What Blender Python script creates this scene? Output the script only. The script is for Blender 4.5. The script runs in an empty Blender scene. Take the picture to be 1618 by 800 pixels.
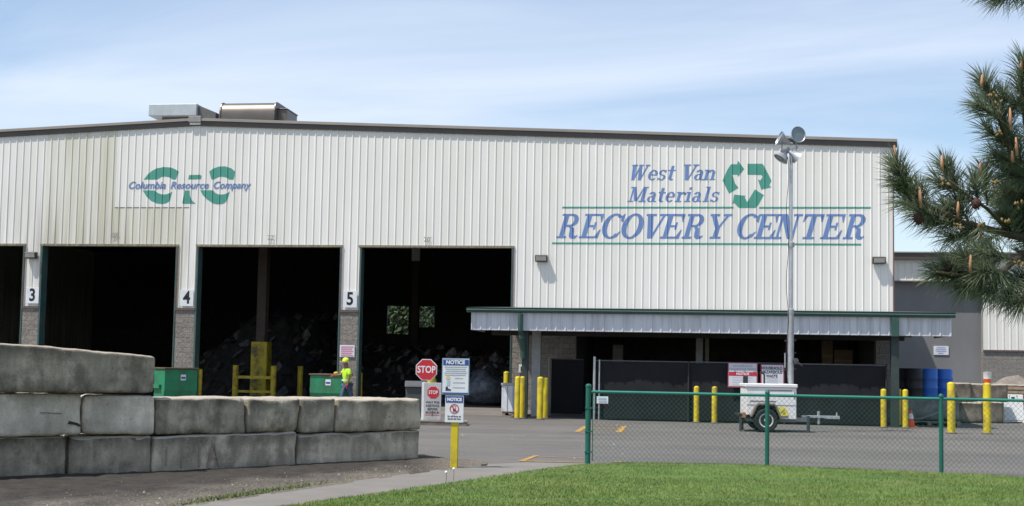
import bpy, bmesh, math, random
import numpy as np
from mathutils import Vector, Matrix, noise as mnoise
from mathutils.geometry import tessellate_polygon
random.seed(7)
sc = bpy.context.scene
COL = sc.collection
R = math.radians

# ------------------------------------------------------------------ camera
F_, CX_, CY_, CAMH, CAMD = 2000.0, 809.0, 445.0, 1.63, 48.7
YAW, ROLL, PITCH = R(8.0), 0.018, math.atan((581 - 445) / 2000.0)
fw = Vector((-math.sin(YAW) * math.cos(PITCH), math.cos(YAW) * math.cos(PITCH), math.sin(PITCH)))
r0 = Vector((math.cos(YAW), math.sin(YAW), 0)); u0 = r0.cross(fw)
rt = r0 * math.cos(ROLL) + u0 * math.sin(ROLL); up = -r0 * math.sin(ROLL) + u0 * math.cos(ROLL)
CAM = Vector((0, -CAMD, CAMH))
cam = bpy.data.cameras.new('camera'); co = bpy.data.objects.new('camera', cam); COL.objects.link(co)
M = Matrix((rt, up, -fw)).transposed().to_4x4(); M.translation = CAM
co.matrix_world = M
cam.sensor_fit = 'HORIZONTAL'; cam.sensor_width = 36.0; cam.lens = 36.0 * F_ / 1618.0
cam.shift_y = (CY_ - 400.0) / 1618.0; cam.shift_x = 0.0
cam.clip_start = 0.1; cam.clip_end = 3000
sc.camera = co

# ------------------------------------------------------------------ world, sun, exposure
SUN = Vector((-0.415, -0.285, 1.0)).normalized()          # towards the sun
world = bpy.data.worlds.new('World'); sc.world = world; world.use_nodes = True
nt = world.node_tree; nt.nodes.clear()
def wn(t, **k):
    n = nt.nodes.new(t)
    for a, b in k.items(): setattr(n, a, b)
    return n
out = wn('ShaderNodeOutputWorld'); bg = wn('ShaderNodeBackground'); bg.inputs[1].default_value = 0.125
sky = wn('ShaderNodeTexSky', sky_type='NISHITA'); sky.sun_disc = False
sky.sun_elevation = math.asin(SUN.z); sky.sun_rotation = math.atan2(SUN.x, SUN.y)
sky.air_density = 1.05; sky.dust_density = 0.35; sky.ozone_density = 1.6; sky.altitude = 50
tc = wn('ShaderNodeTexCoord'); sep = wn('ShaderNodeSeparateXYZ'); nt.links.new(tc.outputs['Generated'], sep.inputs[0])
def wm(op, a, b=None):
    n = wn('ShaderNodeMath', operation=op)
    for i, v in enumerate((a, b)):
        if v is None: continue
        if isinstance(v, (int, float)): n.inputs[i].default_value = v
        else: nt.links.new(v, n.inputs[i])
    return n.outputs[0]
den = wm('ADD', wm('MAXIMUM', sep.outputs['Z'], 0.0), 0.16)
cmb = wn('ShaderNodeCombineXYZ')
nt.links.new(wm('DIVIDE', sep.outputs['X'], den), cmb.inputs[0]); nt.links.new(wm('DIVIDE', sep.outputs['Y'], den), cmb.inputs[1])
mp = wn('ShaderNodeMapping'); mp.inputs['Rotation'].default_value = (0, 0, R(-24)); mp.inputs['Scale'].default_value = (0.75, 1.45, 1)
mp.inputs['Location'].default_value = (4.4, 2.3, 0.4)
nt.links.new(cmb.outputs[0], mp.inputs[0])
nz = wn('ShaderNodeTexNoise'); nz.inputs['Scale'].default_value = 0.95; nz.inputs['Detail'].default_value = 8; nz.inputs['Roughness'].default_value = 0.55
nz.inputs['Distortion'].default_value = 0.5
nt.links.new(mp.outputs[0], nz.inputs['Vector'])
rmp = wn('ShaderNodeValToRGB'); rmp.color_ramp.elements[0].position = 0.34; rmp.color_ramp.elements[1].position = 0.69
nt.links.new(nz.outputs['Fac'], rmp.inputs[0])
fac = wm('ADD', wm('MULTIPLY', rmp.outputs[0], 0.66), 0.09)
mx = wn('ShaderNodeMix', data_type='RGBA'); nt.links.new(fac, mx.inputs['Factor']); nt.links.new(sky.outputs[0], mx.inputs['A'])
mx.inputs['B'].default_value = (5.5, 6.05, 7.0, 1)
CLOUD = mx
nt.links.new(mx.outputs['Result'], bg.inputs[0]); nt.links.new(bg.outputs[0], out.inputs[0])
sl = bpy.data.lights.new('sun', 'SUN'); sl.energy = 4.6; sl.angle = R(0.53); sl.color = (1.0, 0.95, 0.87)
so = bpy.data.objects.new('sun', sl); COL.objects.link(so); so.rotation_euler = SUN.to_track_quat('Z', 'Y').to_euler()
sc.view_settings.view_transform = 'Standard'; sc.view_settings.look = 'None'; sc.view_settings.gamma = 1
sc.view_settings.exposure = 0.35
sc.view_settings.use_curve_mapping = False
sc.cycles.max_bounces = 6

# ------------------------------------------------------------------ where a photo point lies in the place
def ray(px, py): return fw + rt * ((px - CX_) / F_) - up * ((py - CY_) / F_)
def W(px, py, y=0.0):
    d = ray(px, py); return CAM + d * ((y - CAM.y) / d.y)
def G(px, py, z=0.0):
    d = ray(px, py); return CAM + d * ((z - CAM.z) / d.z)
def AT(px, py, dep): return CAM + ray(px, py) * dep

# ------------------------------------------------------------------ materials
MATS = {}
def mat(name, color, rough=0.7, metal=0.0, var=0.12, scale=3.0, stretch=(1, 1, 1), dirt=None, dirt_amt=0.0, dirt_scale=1.5, dirt_stretch=(1,1,1),
        bump=0.0, bump_scale=40.0, spec=0.4, two=None):
    if name in MATS: return MATS[name]
    m = bpy.data.materials.new(name); m.use_nodes = True; t = m.node_tree; b = t.nodes['Principled BSDF']
    b.inputs['Roughness'].default_value = rough; b.inputs['Metallic'].default_value = metal; b.inputs['Specular IOR Level'].default_value = spec
    c = tuple(color) + (1,)
    tcn = t.nodes.new('ShaderNodeTexCoord')
    oi = t.nodes.new('ShaderNodeObjectInfo'); om = t.nodes.new('ShaderNodeMath'); om.operation = 'MULTIPLY'; om.inputs[1].default_value = 23.0; t.links.new(oi.outputs['Random'], om.inputs[0])
    ov = t.nodes.new('ShaderNodeVectorMath'); ov.operation = 'ADD'; t.links.new(tcn.outputs['Object'], ov.inputs[0]); t.links.new(om.outputs[0], ov.inputs[1])
    def noise(sc_, st, det=6):
        mpn = t.nodes.new('ShaderNodeMapping'); mpn.inputs['Scale'].default_value = st
        t.links.new(ov.outputs[0], mpn.inputs[0])
        n = t.nodes.new('ShaderNodeTexNoise'); n.inputs['Scale'].default_value = sc_; n.inputs['Detail'].default_value = det; n.inputs['Roughness'].default_value = 0.62
        t.links.new(mpn.outputs[0], n.inputs['Vector']); return n
    n1 = noise(scale, stretch)
    rp = t.nodes.new('ShaderNodeValToRGB'); rp.color_ramp.elements[0].position = 0.3; rp.color_ramp.elements[1].position = 0.7
    lo = tuple(max(0, x * (1 - var)) for x in color) + (1,); hi = tuple(min(1, x * (1 + var)) for x in color) + (1,)
    if two: hi = tuple(two) + (1,)
    rp.color_ramp.elements[0].color = lo; rp.color_ramp.elements[1].color = hi
    t.links.new(n1.outputs['Fac'], rp.inputs[0]); last = rp.outputs[0]
    if dirt:
        n2 = noise(dirt_scale, dirt_stretch)
        r2 = t.nodes.new('ShaderNodeValToRGB'); r2.color_ramp.elements[0].position = 0.46; r2.color_ramp.elements[1].position = 0.66
        r2.color_ramp.elements[1].color = (dirt_amt,) * 3 + (1,)
        t.links.new(n2.outputs['Fac'], r2.inputs[0])
        mxn = t.nodes.new('ShaderNodeMix'); mxn.data_type = 'RGBA'
        t.links.new(r2.outputs[0], mxn.inputs['Factor']); t.links.new(last, mxn.inputs['A']); mxn.inputs['B'].default_value = tuple(dirt) + (1,)
        last = mxn.outputs['Result']
    t.links.new(last, b.inputs['Base Color'])
    if bump:
        n3 = noise(bump_scale, (1, 1, 1), 4); bn = t.nodes.new('ShaderNodeBump'); bn.inputs['Strength'].default_value = bump; bn.inputs['Distance'].default_value = 0.02
        t.links.new(n3.outputs['Fac'], bn.inputs['Height']); t.links.new(bn.outputs[0], b.inputs['Normal'])
    MATS[name] = m; return m

# ------------------------------------------------------------------ mesh builder
class MB:
    def __init__(s): s.v = []; s.f = []
    def add(s, vs, fs):
        o = len(s.v); s.v += [tuple(p) for p in vs]; s.f += [tuple(i + o for i in f) for f in fs]; return s
    def box(s, x0, y0, z0, x1, y1, z1, rz=0, piv=None):
        vs = [(x, y, z) for z in (z0, z1) for (x, y) in ((x0, y0), (x1, y0), (x1, y1), (x0, y1))]
        if rz:
            px, py = piv or ((x0 + x1) / 2, (y0 + y1) / 2); c, n = math.cos(rz), math.sin(rz)
            vs = [(px + (x - px) * c - (y - py) * n, py + (x - px) * n + (y - py) * c, z) for x, y, z in vs]
        return s.add(vs, [(3, 2, 1, 0), (4, 5, 6, 7), (0, 1, 5, 4), (1, 2, 6, 5), (2, 3, 7, 6), (3, 0, 4, 7)])
    def bar(s, a, b, w, d=None, side=None):
        a, b = Vector(a), Vector(b); d = d or w; t = (b - a).normalized()
        q = Vector(side) if side else (Vector((0, 0, 1)) if abs(t.z) < 0.9 else Vector((1, 0, 0)))
        x = t.cross(q).normalized(); y = x.cross(t).normalized()
        vs = []
        for p in (a, b):
            for (i, j) in ((-1, -1), (1, -1), (1, 1), (-1, 1)): vs.append(p + x * i * w / 2 + y * j * d / 2)
        return s.add(vs, [(3, 2, 1, 0), (4, 5, 6, 7), (0, 1, 5, 4), (1, 2, 6, 5), (2, 3, 7, 6), (3, 0, 4, 7)])
    def tube(s, pts, r, n=10, cap=True):
        pts = [Vector(p) for p in pts]; rs = r if isinstance(r, (list, tuple)) else [r] * len(pts)
        vs = []; fs = []
        for i, p in enumerate(pts):
            t = (pts[min(i + 1, len(pts) - 1)] - pts[max(i - 1, 0)]).normalized()
            q = Vector((0, 0, 1)) if abs(t.z) < 0.9 else Vector((1, 0, 0))
            x = t.cross(q).normalized(); y = x.cross(t).normalized()
            for k in range(n):
                a = 2 * math.pi * k / n; vs.append(p + x * math.cos(a) * rs[i] + y * math.sin(a) * rs[i])
        for i in range(len(pts) - 1):
            for k in range(n):
                k2 = (k + 1) % n; fs.append((i * n + k, i * n + k2, (i + 1) * n + k2, (i + 1) * n + k))
        if cap: fs.append(tuple(range(n))[::-1]); fs.append(tuple((len(pts) - 1) * n + k for k in range(n)))
        return s.add(vs, fs)
    def lathe(s, prof, c=(0, 0, 0), n=20, axis=None, close=True):
        c = Vector(c); q = (Vector(axis).to_track_quat('Z', 'Y').to_matrix() if axis else Matrix.Identity(3)); vs = []; fs = []
        for (r, z) in prof:
            for k in range(n):
                a = 2 * math.pi * k / n; vs.append(c + q @ Vector((r * math.cos(a), r * math.sin(a), z)))
        for i in range(len(prof) - 1):
            for k in range(n):
                k2 = (k + 1) % n; fs.append((i * n + k, i * n + k2, (i + 1) * n + k2, (i + 1) * n + k))
        if close:
            if prof[0][0] > 1e-4: fs.append(tuple(range(n))[::-1])
            if prof[-1][0] > 1e-4: fs.append(tuple((len(prof) - 1) * n + k for k in range(n)))
        return s.add(vs, fs)
    def prism(s, poly, axis, a, b):
        """poly of 2-D points pushed along axis ('x','y','z') from a to b"""
        def P(p, t): return {'x': (t, p[0], p[1]), 'y': (p[0], t, p[1]), 'z': (p[0], p[1], t)}[axis]
        n = len(poly); vs = [P(p, a) for p in poly] + [P(p, b) for p in poly]
        fs = [tuple(range(n)), tuple(range(2 * n - 1, n - 1, -1))] + [(i, n + i, n + (i + 1) % n, (i + 1) % n) for i in range(n)]
        return s.add(vs, fs)
    def build(s, name, m, parent=None, bevel=0.0, smooth=False, seg=2, loc=None, rz=0, rx=0, fix=True):
        me = bpy.data.meshes.new(name); me.from_pydata(s.v, [], s.f); me.update()
        if fix:
            bm = bmesh.new(); bm.from_mesh(me); bmesh.ops.recalc_face_normals(bm, faces=bm.faces); bm.to_mesh(me); bm.free()
        if m: me.materials.append(m)
        o = bpy.data.objects.new(name, me); COL.objects.link(o)
        if parent: o.parent = parent
        if loc is not None: o.location = loc
        if rz or rx: o.rotation_euler = (rx, 0, rz)
        if smooth:
            for p in me.polygons: p.use_smooth = True
            if smooth == 'auto':
                bm = bmesh.new(); bm.from_mesh(me)
                for e in bm.edges: e.smooth = (len(e.link_faces) == 2 and e.calc_face_angle(0) < R(38))
                bm.to_mesh(me); bm.free()
        if bevel:
            b = o.modifiers.new('bevel', 'BEVEL'); b.width = bevel; b.segments = seg; b.limit_method = 'ANGLE'; b.angle_limit = R(35)
        return o

def tag(o, label=None, cat=None, group=None, kind=None):
    if label: o['label'] = label
    if cat: o['category'] = cat
    if group: o['group'] = group
    if kind: o['kind'] = kind
    return o
def thing(name, label, cat, loc=(0, 0, 0), rz=0, group=None):
    o = bpy.data.objects.new(name, None); COL.objects.link(o); o.location = loc; o.rotation_euler = (0, 0, rz); o.empty_display_size = 0.2
    return tag(o, label, cat, group)
def dup(root, loc, rz=None, label=None, group=None):
    r = root.copy(); COL.objects.link(r); r.location = loc
    if rz is not None: r.rotation_euler = (0, 0, rz)
    if label: r['label'] = label
    if group: r['group'] = group
    for ch in list(root.children):
        c = ch.copy(); COL.objects.link(c); c.parent = r
        for g in list(ch.children):
            d = g.copy(); COL.objects.link(d); d.parent = c
    return r
def text(body, size, m, parent, loc, align='CENTER', bold=0.0, shear=0.0, name='lettering', sx=1.0, space=1.0, normal_rot=R(90), rz=0):
    """flat lettering standing upright, facing -y of its parent"""
    cu = bpy.data.curves.new(name, 'FONT'); cu.body = body; cu.size = size; cu.align_x = align; cu.align_y = 'CENTER'
    cu.offset = bold; cu.shear = shear; cu.space_character = space; cu.extrude = 0.0006; cu.resolution_u = 4
    tmp = bpy.data.objects.new('tmp', cu); COL.objects.link(tmp)
    dg = bpy.context.evaluated_depsgraph_get(); me = bpy.data.meshes.new_from_object(tmp.evaluated_get(dg)); bpy.data.objects.remove(tmp)
    me.materials.clear(); me.materials.append(m)
    o = bpy.data.objects.new(name, me); COL.objects.link(o); o.parent = parent; o.location = loc; o.rotation_euler = (normal_rot, 0, rz); o.scale = (sx, 1, 1)
    return o

# ------------------------------------------------------------------ material library
def cladding_material():
    m = bpy.data.materials.new('white_metal_cladding'); m.use_nodes = True; t = m.node_tree; b = t.nodes['Principled BSDF']
    b.inputs['Roughness'].default_value = 0.55
    N = lambda ty: t.nodes.new(ty)
    tcn = N('ShaderNodeTexCoord'); sp = N('ShaderNodeSeparateXYZ'); t.links.new(tcn.outputs['Object'], sp.inputs[0])
    def mt(op, a, bb):
        n = N('ShaderNodeMath'); n.operation = op
        for i, v in enumerate((a, bb)):
            if isinstance(v, (int, float)): n.inputs[i].default_value = v
            else: t.links.new(v, n.inputs[i])
        return n.outputs[0]
    X, Z = sp.outputs['X'], sp.outputs['Z']
    def between(v, a, c): return mt('MULTIPLY', mt('GREATER_THAN', v, a), mt('LESS_THAN', v, c))
    old = mt('MAXIMUM', between(X, -26.35, -23.3), mt('MULTIPLY', between(X, -23.31, -20.3), mt('LESS_THAN', Z, 7.88)))
    def noise(st, s, det=5):
        mpn = N('ShaderNodeMapping'); mpn.inputs['Scale'].default_value = st; t.links.new(tcn.outputs['Object'], mpn.inputs[0])
        n = N('ShaderNodeTexNoise'); n.inputs['Scale'].default_value = s; n.inputs['Detail'].default_value = det; t.links.new(mpn.outputs[0], n.inputs['Vector']); return n.outputs['Fac']
    # each sheet of cladding (0.914 m wide) has weathered a little differently
    fl = mt('FLOOR', mt('DIVIDE', mt('ADD', X, 100.0), 0.9144), 0.0)
    wnn = N('ShaderNodeTexWhiteNoise'); wnn.noise_dimensions = '1D'; t.links.new(fl, wnn.inputs['W'])
    base = N('ShaderNodeMix'); base.data_type = 'RGBA'; t.links.new(wnn.outputs['Value'], base.inputs['Factor'])
    base.inputs['A'].default_value = (0.755, 0.735, 0.685, 1); base.inputs['B'].default_value = (0.80, 0.78, 0.735, 1)
    aged = N('ShaderNodeMix'); aged.data_type = 'RGBA'; ag = N('ShaderNodeMapRange'); ag.inputs['From Min'].default_value = .35; ag.inputs['From Max'].default_value = .62; ag.inputs['To Min'].default_value = .25; t.links.new(noise((2.2, 2.2, .16), 1.0, 6), ag.inputs['Value'])
    t.links.new(mt('MULTIPLY', old, ag.outputs[0]), aged.inputs['Factor'])
    t.links.new(base.outputs['Result'], aged.inputs['A']); aged.inputs['B'].default_value = (0.575, 0.555, 0.43, 1)
    st = N('ShaderNodeValToRGB'); st.color_ramp.elements[0].position = 0.43; st.color_ramp.elements[1].position = 0.68
    st.color_ramp.elements[1].color = (0.58, 0.58, 0.58, 1); t.links.new(noise((5.0, 5.0, 0.22), 1.0), st.inputs[0])
    low = N('ShaderNodeMapRange'); low.inputs['From Min'].default_value = 9.6; low.inputs['From Max'].default_value = 6.3; t.links.new(Z, low.inputs['Value'])
    lft = N('ShaderNodeMapRange'); lft.inputs['From Min'].default_value = -15; lft.inputs['From Max'].default_value = -24; lft.inputs['To Min'].default_value = 0.12; t.links.new(X, lft.inputs['Value'])
    f2 = mt('MULTIPLY', mt('MULTIPLY', st.outputs[0], low.outputs[0]), lft.outputs[0])
    g = N('ShaderNodeMix'); g.data_type = 'RGBA'; t.links.new(f2, g.inputs['Factor']); t.links.new(aged.outputs['Result'], g.inputs['A']); g.inputs['B'].default_value = (0.27, 0.24, 0.17, 1)
    # faint blotchy weathering everywhere
    w2 = N('ShaderNodeValToRGB'); w2.color_ramp.elements[0].position = 0.35; w2.color_ramp.elements[1].position = 0.75
    w2.color_ramp.elements[0].color = (0, 0, 0, 1); w2.color_ramp.elements[1].color = (0.22, 0.22, 0.22, 1); t.links.new(noise((1, 1, 0.4), 0.9, 8), w2.inputs[0])
    g2 = N('ShaderNodeMix'); g2.data_type = 'RGBA'; t.links.new(w2.outputs[0], g2.inputs['Factor']); t.links.new(g.outputs['Result'], g2.inputs['A']); g2.inputs['B'].default_value = (0.55, 0.53, 0.48, 1)
    t.links.new(g2.outputs['Result'], b.inputs['Base Color'])
    # grime that has run down onto the sheet ends above the doors
    MATS['clad'] = m; return m
clad = cladding_material()
def brick_material(name, c1, c2, mortar, sx, sy, bump=0.5):
    m = bpy.data.materials.new(name); m.use_nodes = True; t = m.node_tree; b = t.nodes['Principled BSDF']; b.inputs['Roughness'].default_value = 0.9
    tcn = t.nodes.new('ShaderNodeTexCoord'); sp = t.nodes.new('ShaderNodeSeparateXYZ'); cb = t.nodes.new('ShaderNodeCombineXYZ')
    t.links.new(tcn.outputs['Object'], sp.inputs[0])
    ad = t.nodes.new('ShaderNodeMath'); ad.operation = 'ADD'; t.links.new(sp.outputs['X'], ad.inputs[0]); t.links.new(sp.outputs['Y'], ad.inputs[1])
    t.links.new(ad.outputs[0], cb.inputs[0]); t.links.new(sp.outputs['Z'], cb.inputs[1])
    br = t.nodes.new('ShaderNodeTexBrick'); br.inputs['Scale'].default_value = 1.0; br.inputs['Brick Width'].default_value = sx; br.inputs['Row Height'].default_value = sy
    br.inputs['Mortar Size'].default_value = 0.008; br.inputs['Color1'].default_value = tuple(c1) + (1,); br.inputs['Color2'].default_value = tuple(c2) + (1,); br.inputs['Mortar'].default_value = tuple(mortar) + (1,)
    t.links.new(cb.outputs[0], br.inputs['Vector'])
    n = t.nodes.new('ShaderNodeTexNoise'); n.inputs['Scale'].default_value = 14; n.inputs['Detail'].default_value = 8; t.links.new(tcn.outputs['Object'], n.inputs['Vector'])
    mxn = t.nodes.new('ShaderNodeMix'); mxn.data_type = 'RGBA'; mxn.blend_type = 'MULTIPLY'; mxn.inputs['Factor'].default_value = 0.75
    rp = t.nodes.new('ShaderNodeValToRGB'); rp.color_ramp.elements[0].position = 0.3; rp.color_ramp.elements[0].color = (0.45, 0.45, 0.45, 1); rp.color_ramp.elements[1].position = 0.7
    t.links.new(n.outputs['Fac'], rp.inputs[0]); t.links.new(br.outputs['Color'], mxn.inputs['A']); t.links.new(rp.outputs[0], mxn.inputs['B'])
    t.links.new(mxn.outputs['Result'], b.inputs['Base Color'])
    bn = t.nodes.new('ShaderNodeBump'); bn.inputs['Strength'].default_value = bump; bn.inputs['Distance'].default_value = 0.04
    t.links.new(n.outputs['Fac'], bn.inputs['Height']); t.links.new(bn.outputs[0], b.inputs['Normal'])
    MATS[name] = m; return m
stone = brick_material('split_face_block', (0.30, 0.27, 0.235), (0.24, 0.215, 0.19), (0.15, 0.14, 0.125), 0.4, 0.2)
stone2 = brick_material('grey_block', (0.29, 0.275, 0.25), (0.25, 0.235, 0.215), (0.2, 0.19, 0.17), 0.4, 0.2, 0.2)
brown = mat('brown_trim', (0.085, 0.073, 0.066), 0.5, var=0.15, scale=0.6)
brown_top = mat('brown_roof_edge', (0.30, 0.265, 0.23), 0.35, var=0.15, scale=0.4)
rooftop = mat('roof_sheet', (0.30, 0.29, 0.28), 0.6)
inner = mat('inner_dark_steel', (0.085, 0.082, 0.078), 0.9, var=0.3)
green_tr = mat('green_trim', (0.035, 0.085, 0.07), 0.45, var=0.2, scale=2)
jamb_m = mat('green_jamb', (0.05, 0.105, 0.10), 0.45, var=0.25, scale=2, dirt=(0.12, 0.06, 0.04), dirt_amt=0.4)
rust = mat('rusty_edge', (0.16, 0.07, 0.05), 0.8, var=0.4, scale=6)
fascia_m = mat('pale_blue_fascia', (0.60, 0.615, 0.655), 0.5, var=0.06, scale=1.0, dirt=(0.3, 0.3, 0.32), dirt_amt=0.5, dirt_scale=1.2, dirt_stretch=(5, 5, .3))
galv = mat('galvanised_steel', (0.50, 0.515, 0.53), 0.42, 0.75, var=0.15, scale=8)
galv_dull = mat('dull_galvanised', (0.34, 0.35, 0.36), 0.6, 0.3, var=0.15, scale=6)
grey_wall = mat('grey_painted_wall', (0.205, 0.205, 0.21), 0.8, var=0.07, scale=0.7, dirt=(0.16, 0.16, 0.16), dirt_amt=0.5, dirt_scale=0.5, dirt_stretch=(1, 1, .4))
asphalt = mat('worn_asphalt', (0.112, 0.105, 0.099), 0.92, var=0.16, scale=0.45, dirt=(0.15, 0.135, 0.12), dirt_amt=0.75, dirt_scale=0.22, dirt_stretch=(.5, 2.2, 1), bump=0.35, bump_scale=55)
t = asphalt.node_tree; pb = t.nodes['Principled BSDF']; src = pb.inputs['Base Color'].links[0].from_socket; tcc = t.nodes.new('ShaderNodeTexCoord')
for (sc_n, st, lo, hi, amt_, colr) in ((.9, (1, 1, 1), .61, .70, .5, (.055, .052, .05)), (.35, (.18, 2.6, 1), .52, .66, .45, (.075, .071, .068)), (5.0, (1, 1, 1), .63, .70, .45, (.19, .175, .16))):
    mpn = t.nodes.new('ShaderNodeMapping'); mpn.inputs['Scale'].default_value = st; t.links.new(tcc.outputs['Object'], mpn.inputs[0])
    nn_ = t.nodes.new('ShaderNodeTexNoise'); nn_.inputs['Scale'].default_value = sc_n; nn_.inputs['Detail'].default_value = 6; t.links.new(mpn.outputs[0], nn_.inputs['Vector'])
    rr_ = t.nodes.new('ShaderNodeMapRange'); rr_.inputs['From Min'].default_value = lo; rr_.inputs['From Max'].default_value = hi; rr_.inputs['To Max'].default_value = amt_; t.links.new(nn_.outputs['Fac'], rr_.inputs['Value'])
    mxn = t.nodes.new('ShaderNodeMix'); mxn.data_type = 'RGBA'; t.links.new(rr_.outputs[0], mxn.inputs['Factor']); t.links.new(src, mxn.inputs['A']); mxn.inputs['B'].default_value = colr + (1,); src = mxn.outputs['Result']
t.links.new(src, pb.inputs['Base Color'])
concrete = mat('old_concrete', (0.175, 0.163, 0.148), 0.9, var=0.12, scale=1.4, dirt=(0.16, 0.145, 0.13), dirt_amt=0.5, dirt_scale=0.9, bump=0.25, bump_scale=45)
apron_m = mat('apron_concrete', (0.15, 0.137, 0.125), 0.9, var=0.14, scale=0.8, dirt=(0.11, 0.092, 0.078), dirt_amt=0.8, dirt_scale=0.5, bump=0.2)
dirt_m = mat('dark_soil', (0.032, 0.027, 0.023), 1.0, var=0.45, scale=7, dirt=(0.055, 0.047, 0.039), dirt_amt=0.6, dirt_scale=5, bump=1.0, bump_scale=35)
yellow = mat('yellow_paint', (0.60, 0.47, 0.018), 0.5, var=0.12, scale=4, dirt=(0.27, 0.20, 0.05), dirt_amt=0.8, dirt_scale=5, dirt_stretch=(1, 1, .5))
white = mat('white_paint', (0.74, 0.74, 0.73), 0.5, var=0.04, scale=2, dirt=(0.5, 0.49, 0.47), dirt_amt=0.35, dirt_scale=2.5)
sign_white = mat('sign_white', (0.70, 0.72, 0.74), 0.45, var=0.03, dirt=(0.55, 0.56, 0.58), dirt_amt=0.5, dirt_scale=4)
sign_red = mat('sign_red', (0.50, 0.022, 0.035), 0.45, var=0.08)
sign_blue = mat('sign_blue', (0.025, 0.075, 0.29), 0.45, var=0.08)
sign_black = mat('sign_black', (0.012, 0.012, 0.014), 0.5)
sign_grey = mat('sign_grey_print', (0.34, 0.37, 0.42), 0.5)
black_rubber = mat('black_rubber', (0.018, 0.018, 0.019), 0.8, var=0.3)
black_metal = mat('black_metal', (0.02, 0.02, 0.021), 0.6)
logo_blue = mat('faded_blue_paint', (0.14, 0.23, 0.455), 0.6, var=0.10, scale=1.6)
logo_green = mat('faded_green_paint', (0.07, 0.29, 0.225), 0.6, var=0.08, scale=1.6)
wood = mat('pallet_wood', (0.26, 0.20, 0.14), 0.9, var=0.3, scale=6)
fence_green = mat('green_vinyl', (0.012, 0.115, 0.085), 0.4, var=0.12, scale=3)
rail_green = mat('green_vinyl_rail', (0.03, 0.19, 0.15), 0.32, var=0.12, scale=3)

# ================================================================== SETTING
ground = MB().add([(-900, -300, -0.02), (900, -300, -0.02), (900, 1500, -0.02), (-900, 1500, -0.02)], [(0, 1, 2, 3)]).build('ground', mat('far_ground', (0.10, 0.11, 0.06), 0.95, var=0.3, scale=0.05))
tag(ground, kind='structure')
yard = MB().add([(-70, -60, 0), (70, -60, 0), (70, 60, 0), (-70, 60, 0)], [(0, 1, 2, 3)]).build('asphalt_yard', asphalt); tag(yard, kind='structure')
ap = MB().add([(-36, -6.2, 0.004), (-5.6, -6.2, 0.004), (-5.6, 44.5, 0.004), (-36, 44.5, 0.004)], [(0, 1, 2, 3)]).build('concrete_apron', apron_m); tag(ap, kind='structure')

# painted bay marks on the asphalt
paint_y = mat('worn_yellow_line', (0.40, 0.23, 0.05), 0.8, var=0.3, scale=9, dirt=(0.12, 0.1, 0.08), dirt_amt=0.8, dirt_scale=7)
mk = MB()
def stripe(a, b, w, z=0.008):
    a, b = G(*a), G(*b); t = (b - a).normalized(); n = Vector((-t.y, t.x, 0)) * w / 2
    mk.add([(p.x, p.y, z) for p in (a - n, b - n, b + n, a + n)], [(0, 1, 2, 3)])
stripe((912, 683), (926, 674), .15); stripe((923, 673.6), (986, 674.6), .20, .0088); stripe((987, 674), (977, 684), .17, .0096); stripe((920, 678), (978, 679), .09, .0104)
stripe((823, 729.5), (848, 720.5), .11); stripe((822, 729.2), (925, 731.6), .10, .0088); stripe((846, 722), (925, 724.6), .06, .0096); stripe((970, 730), (990, 731), .10, .0088)
tag(mk.build('road_markings', paint_y), kind='structure')

# scraps of paper blown about the yard
lt_ = MB(); rgl = random.Random(44)
for _ in range(70):
    px, py = rgl.uniform(660, 1610), 655 + 75 * rgl.random(); p = G(px, py, .008); s_l = rgl.uniform(.006, .02); a = rgl.uniform(0, 6.28)
    lt_.add([(p.x + s_l * math.cos(a + k * 1.57) * (1, .6, 1, .6)[k], p.y + s_l * math.sin(a + k * 1.57) * (1, .6, 1, .6)[k], .006 + .02 * rgl.random()) for k in range(4)], [(0, 1, 2), (0, 2, 3)])
tag(lt_.build('litter', mat('paper_scrap', (.6, .58, .54), .8)), 'small pale scraps of paper lying about the asphalt yard', 'litter', kind='stuff')

# --- lawn, path and soil strip
lawn_left = [(-400, 925), (100, 852), (300, 825), (470, 800), (560, 787), (700, 767), (800, 752), (880, 739.5), (925, 735)]
ll = [G(*p) for p in lawn_left]
top_edge = [G(925, 735), G(1000, 732.5), (G(1209, 737.5)), G(1400, 745), G(1618, 757.5)]
top_edge.append(top_edge[-1] + (top_edge[-1] - top_edge[-2]) * 6)
def edge_x(y):
    for a, b in zip(ll[:-1], ll[1:]):
        if min(a.y, b.y) <= y <= max(a.y, b.y): return a.x + (b.x - a.x) * (y - a.y) / (b.y - a.y)
    return ll[0].x if y < ll[0].y else ll[-1].x
def top_y(x):
    if x <= top_edge[0].x: return top_edge[0].y
    for a, b in zip(top_edge[:-1], top_edge[1:]):
        if a.x <= x <= b.x: return a.y + (b.y - a.y) * (x - a.x) / (b.x - a.x)
    return top_edge[-1].y
def lawn_z(x, y):
    e = max(0, min(1, (x - edge_x(y)) / 1.2)) * max(0, min(1, (top_y(x) - y) / 1.0))
    e = e * e * (3 - 2 * e)
    return 0.022 + e * (0.05 + 0.05 * mnoise.noise(Vector((x * .35, y * .35, 0))))
lm = MB(); NU, NV = 90, 60; yb = -56.0
ids = {}
for j in range(NV + 1):
    for i in range(NU + 1):
        u, v = i / NU, (j / NV) ** 1.6
        x = 30 * u ** 1.5
        y = 0
        xx0 = None
        # rows run parallel to the fence, starting at the lawn's upper edge
        yt = ll[-1].y; y = yt + (yb - yt) * v
        xl = edge_x(y); xr = 34.0; x = xl + (xr - xl) * u ** 1.4
        y = y + (top_y(x) - yt) * (1 - v)
        lm.v.append((x, y, lawn_z(x, y) if 0 < i and j > 0 else 0.02))
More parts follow.
